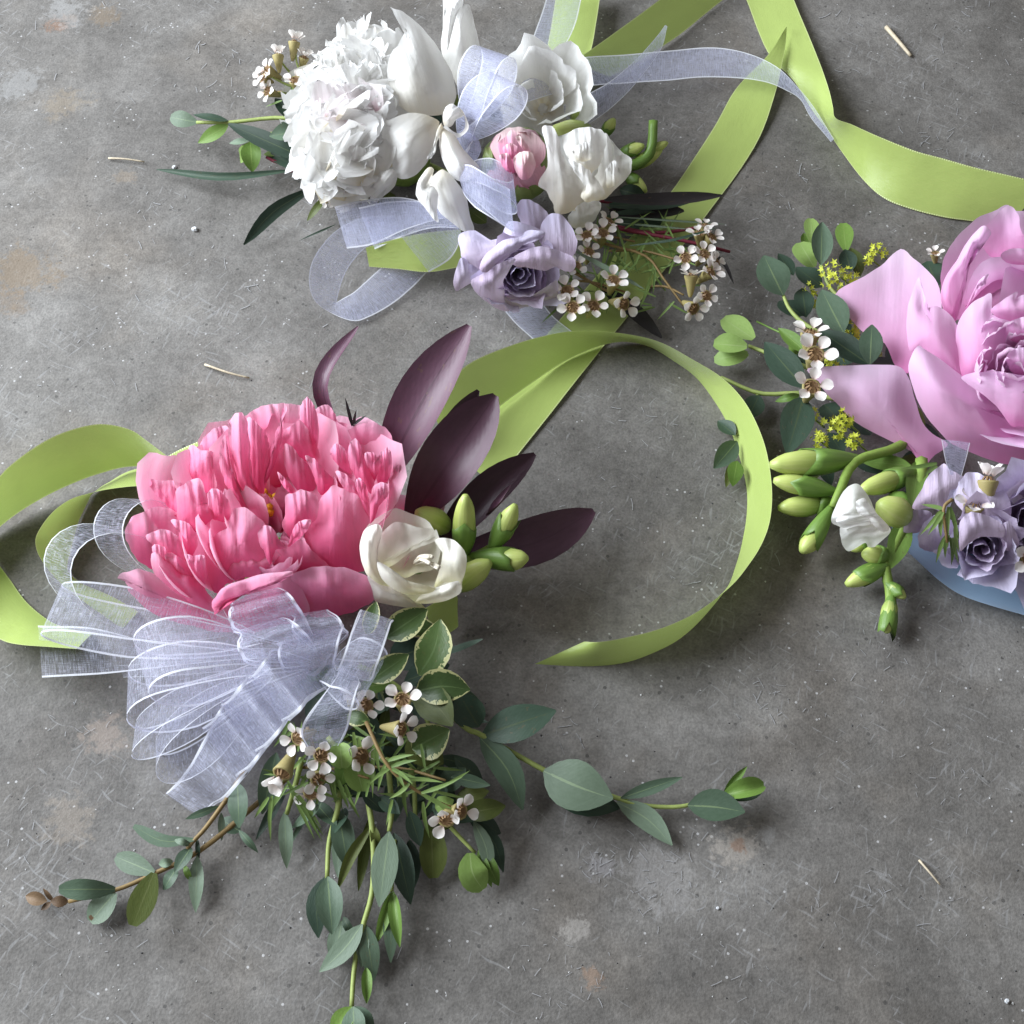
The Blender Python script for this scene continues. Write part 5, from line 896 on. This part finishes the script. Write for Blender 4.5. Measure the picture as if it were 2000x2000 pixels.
# lavender roses under the lilac peony
r1 = rose(lc, P(1912, 1052, .014), P(1920, 1082, .042) - P(1908, 1046, .014), .0150, .028, 12)
for pts, z, b in (
 ([(1450, 545), (1480, 430), (1560, 360), (1690, 400), (1810, 500), (1840, 660), (1700, 730), (1560, 680)], (.040, .036), .005),
 ([(1168, 605), (1230, 470), (1290, 370), (1380, 305), (1445, 350), (1540, 400), (1540, 460), (1440, 540), (1372, 622), (1280, 602)], (.042, .034), .005),
 ([(1105, 770), (1130, 650), (1200, 615), (1300, 640), (1260, 740), (1180, 780)], (.030, .016), .003),
 ([(1205, 800), (1260, 690), (1350, 650), (1450, 700), (1480, 800), (1420, 880), (1300, 905), (1225, 880)], (.034, .010), .006),
 ([(1490, 710), (1560, 635), (1650, 645), (1790, 720), (1790, 800), (1640, 800), (1540, 860), (1495, 890)], (.046, .034), .004),
 ([(1310, 905), (1400, 880), (1500, 900), (1600, 965), (1720, 1000), (1830, 940), (1890, 900), (1860, 985), (1760, 1015), (1600, 1010), (1430, 985)], (.026, .008), .004),
 ([(1760, 740), (1830, 690), (1870, 760), (1900, 860), (1820, 900), (1780, 840)], (.044, .030), .003)):
    patch(r1, 'rose_petal', f3v, pts, z, b * .6, ruf=.0009, fr=.009)
rose(lc, P(2020, 1000, .014), P(2030, 1030, .04) - P(2010, 990, .014), .022, .036, 16)
org(lc, [(1838, 860, 1895, 865, .034, .034), (1845, 900, 1885, 905, .040, .040), (1858, 945, 1872, 948, .040, .040), (1842, 1000, 1850, 1002, .036, .036)], 'lavender_organza')
needles(lc, [(1860, 975, .044), (1843, 995, .042), (1850, 1060, .034)], [((1845, 990, .042), (1797, 1045, .034)), ((1842, 1000, .042), (1812, 1045, .036)), ((1838, 1010, .04), (1838, 1050, .036)), ((1852, 990, .042), (1850, 1062, .034)), ((1856, 990, .042), (1876, 1062, .034)), ((1852, 1040, .036), (1828, 1100, .024)), ((1855, 1050, .036), (1858, 1104, .024)), ((1860, 1050, .036), (1872, 1100, .024)), ((1853, 1045, .036), (1846, 1090, .026)), ((1866, 1020, .04), (1873, 1080, .03)), ((1845, 995, .042), (1800, 985, .04)), ((1830, 905, .03), (1760, 915, .03)), ((1830, 910, .03), (1805, 928, .03))], w=9)
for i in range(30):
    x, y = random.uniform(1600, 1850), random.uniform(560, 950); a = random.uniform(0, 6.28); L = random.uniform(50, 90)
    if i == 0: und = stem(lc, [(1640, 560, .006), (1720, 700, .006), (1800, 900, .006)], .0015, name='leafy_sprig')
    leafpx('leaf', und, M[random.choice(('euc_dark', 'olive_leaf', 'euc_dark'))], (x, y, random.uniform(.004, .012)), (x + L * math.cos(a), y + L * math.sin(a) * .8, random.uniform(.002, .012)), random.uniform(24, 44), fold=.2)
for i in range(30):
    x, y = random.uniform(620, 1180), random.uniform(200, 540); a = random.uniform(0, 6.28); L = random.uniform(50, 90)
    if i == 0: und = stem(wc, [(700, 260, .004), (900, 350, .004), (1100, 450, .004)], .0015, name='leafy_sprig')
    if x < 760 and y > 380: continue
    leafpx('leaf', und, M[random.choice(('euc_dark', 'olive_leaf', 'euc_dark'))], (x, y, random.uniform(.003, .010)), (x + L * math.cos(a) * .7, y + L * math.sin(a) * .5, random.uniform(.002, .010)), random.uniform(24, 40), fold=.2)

# ================================================================== litter on the floor
def straw(x0, y0, x1, y1, w, label, m='straw', bow=3):
    a, b = P(x0, y0, .0012), P(x1, y1, .0012); c = P((x0 + x1) / 2 + bow, (y0 + y1) / 2 + bow, .0022); r = w * .5 * mpp(a)
    o = tube('straw', None, M[m], [a, c, b], r, r * .7, n=6); tag(o, label, 'straw', 'bits of straw on the concrete')
straw(1731, 53, 1779, 109, 9, 'short pale straw on bare concrete beside the green ribbon twist'); straw(400, 712, 487, 738, 5, 'thin tan straw on the concrete above the pink peony'); straw(212, 309, 282, 316, 4, 'fine whitish straw beyond the dark blade leaf of the white corsage', bow=-2)
straw(1795, 1680, 1836, 1728, 5, 'thick bleached straw on the open concrete below the blue ribbon')
def chipo(x, y, rpx, label, m='chip'):
    p = P(x, y, 0); r = rpx * mpp(p); V = []; F = []
    for i, (rr, h) in enumerate(((.9, 0), (1, .5), (.6, .95))):
        for j in range(7): a = j * 2 * math.pi / 7; V.append(p + np.array([math.cos(a) * random.uniform(.7, 1.1), math.sin(a) * random.uniform(.7, 1.1), 0]) * r * rr + np.array([0, 0, r * h + .0001]))
    F = grid_faces(3, 7, True); F.append(tuple(14 + j for j in range(7))); o = make('paint_chip', V, F, M[m], None, p); tag(o, label, 'chip', 'stone chips on the concrete')
chipo(381, 450, 7, 'round white chip on concrete beside the tip of a green blade leaf'); chipo(1966, 1956, 6, 'bluish white chip alone on the open concrete'); chipo(1402, 1774, 4, 'tiny white chip on the concrete below the pale scuff'); chipo(341, 328, 5, 'small clear white chip above the tip of the long dark blade leaf')
# loose fibres and grit nobody could count
V, F = [], []
CL = [(1290, 1700, 110, 70), (1175, 1690, 60, 26), (1120, 1890, 110, 40), (1500, 1370, 70, 30), (1860, 1740, 70, 24), (1650, 1360, 120, 22), (1860, 1500, 90, 20), (1130, 1400, 70, 20), (1680, 1740, 80, 14), (1450, 1900, 140, 16), (1180, 1000, 90, 14), (1300, 1100, 90, 12), (1530, 350, 80, 16), (1820, 270, 50, 22), (1660, 110, 90, 10), (1880, 60, 120, 10), (60, 1640, 60, 14), (220, 1820, 90, 20), (430, 120, 70, 22), (300, 430, 60, 12), (470, 560, 80, 10), (60, 880, 60, 12), (160, 1400, 90, 14), (1230, 830, 110, 12), (1700, 1200, 200, 14), (1800, 180, 160, 14), (700, 1900, 300, 20), (1500, 1800, 300, 30), (300, 600, 300, 18), (230, 170, 250, 18)]
for cx, cy, r, k in CL:
    for i in range(int(k * .7)):
        x, y = random.gauss(cx, r * .5), random.gauss(cy, r * .45); a = random.uniform(0, 6.28); L = random.uniform(4, 26) * random.uniform(.5, 1.2); cv = random.gauss(0, .2); w = random.uniform(.6, 1.4); b = len(V)
        for j in range(5):
            f = j / 4; an = a + cv * f; px_, py_ = x + L * f * math.cos(an), y + L * f * math.sin(an); nx, ny = -math.sin(an) * w * .5, math.cos(an) * w * .5
            V.append(P(px_ + nx, py_ + ny, .0004)); V.append(P(px_ - nx, py_ - ny, .0004))
        F += [(b + 2 * j, b + 2 * j + 1, b + 2 * j + 3, b + 2 * j + 2) for j in range(4)]
tag(make('dry_fibres', V, F, M['fibre'], None, P(1000, 1000)), 'fine pale plant fibres scuffed over the concrete floor', 'fibres', kind='stuff')
def grit(name, m, n, lo, hi, label):
    V, F = [], []
    for i in range(n):
        p = P(random.uniform(-150, 2150), random.uniform(-150, 2150), 0); r = random.uniform(lo, hi); b = len(V); a0 = random.uniform(0, 6)
        for j in range(4): V.append(p + np.array([math.cos(a0 + j * 1.57) * r * random.uniform(.6, 1.2), math.sin(a0 + j * 1.57) * r * random.uniform(.6, 1.2), .0001]))
        V.append(p + np.array([0, 0, r * random.uniform(.6, 1.1)])); F += [(b + j, b + (j + 1) % 4, b + 4) for j in range(4)]
    tag(make(name, V, F, M[m], None, P(1000, 1000)), label, 'grit', kind='stuff')
grit('white_grit', 'grit_light', 340, .00018, .0006, 'white grains of sand scattered over the concrete'); grit('dark_grit', 'grit_dark', 420, .00018, .0005, 'dark grains of grit scattered over the concrete')
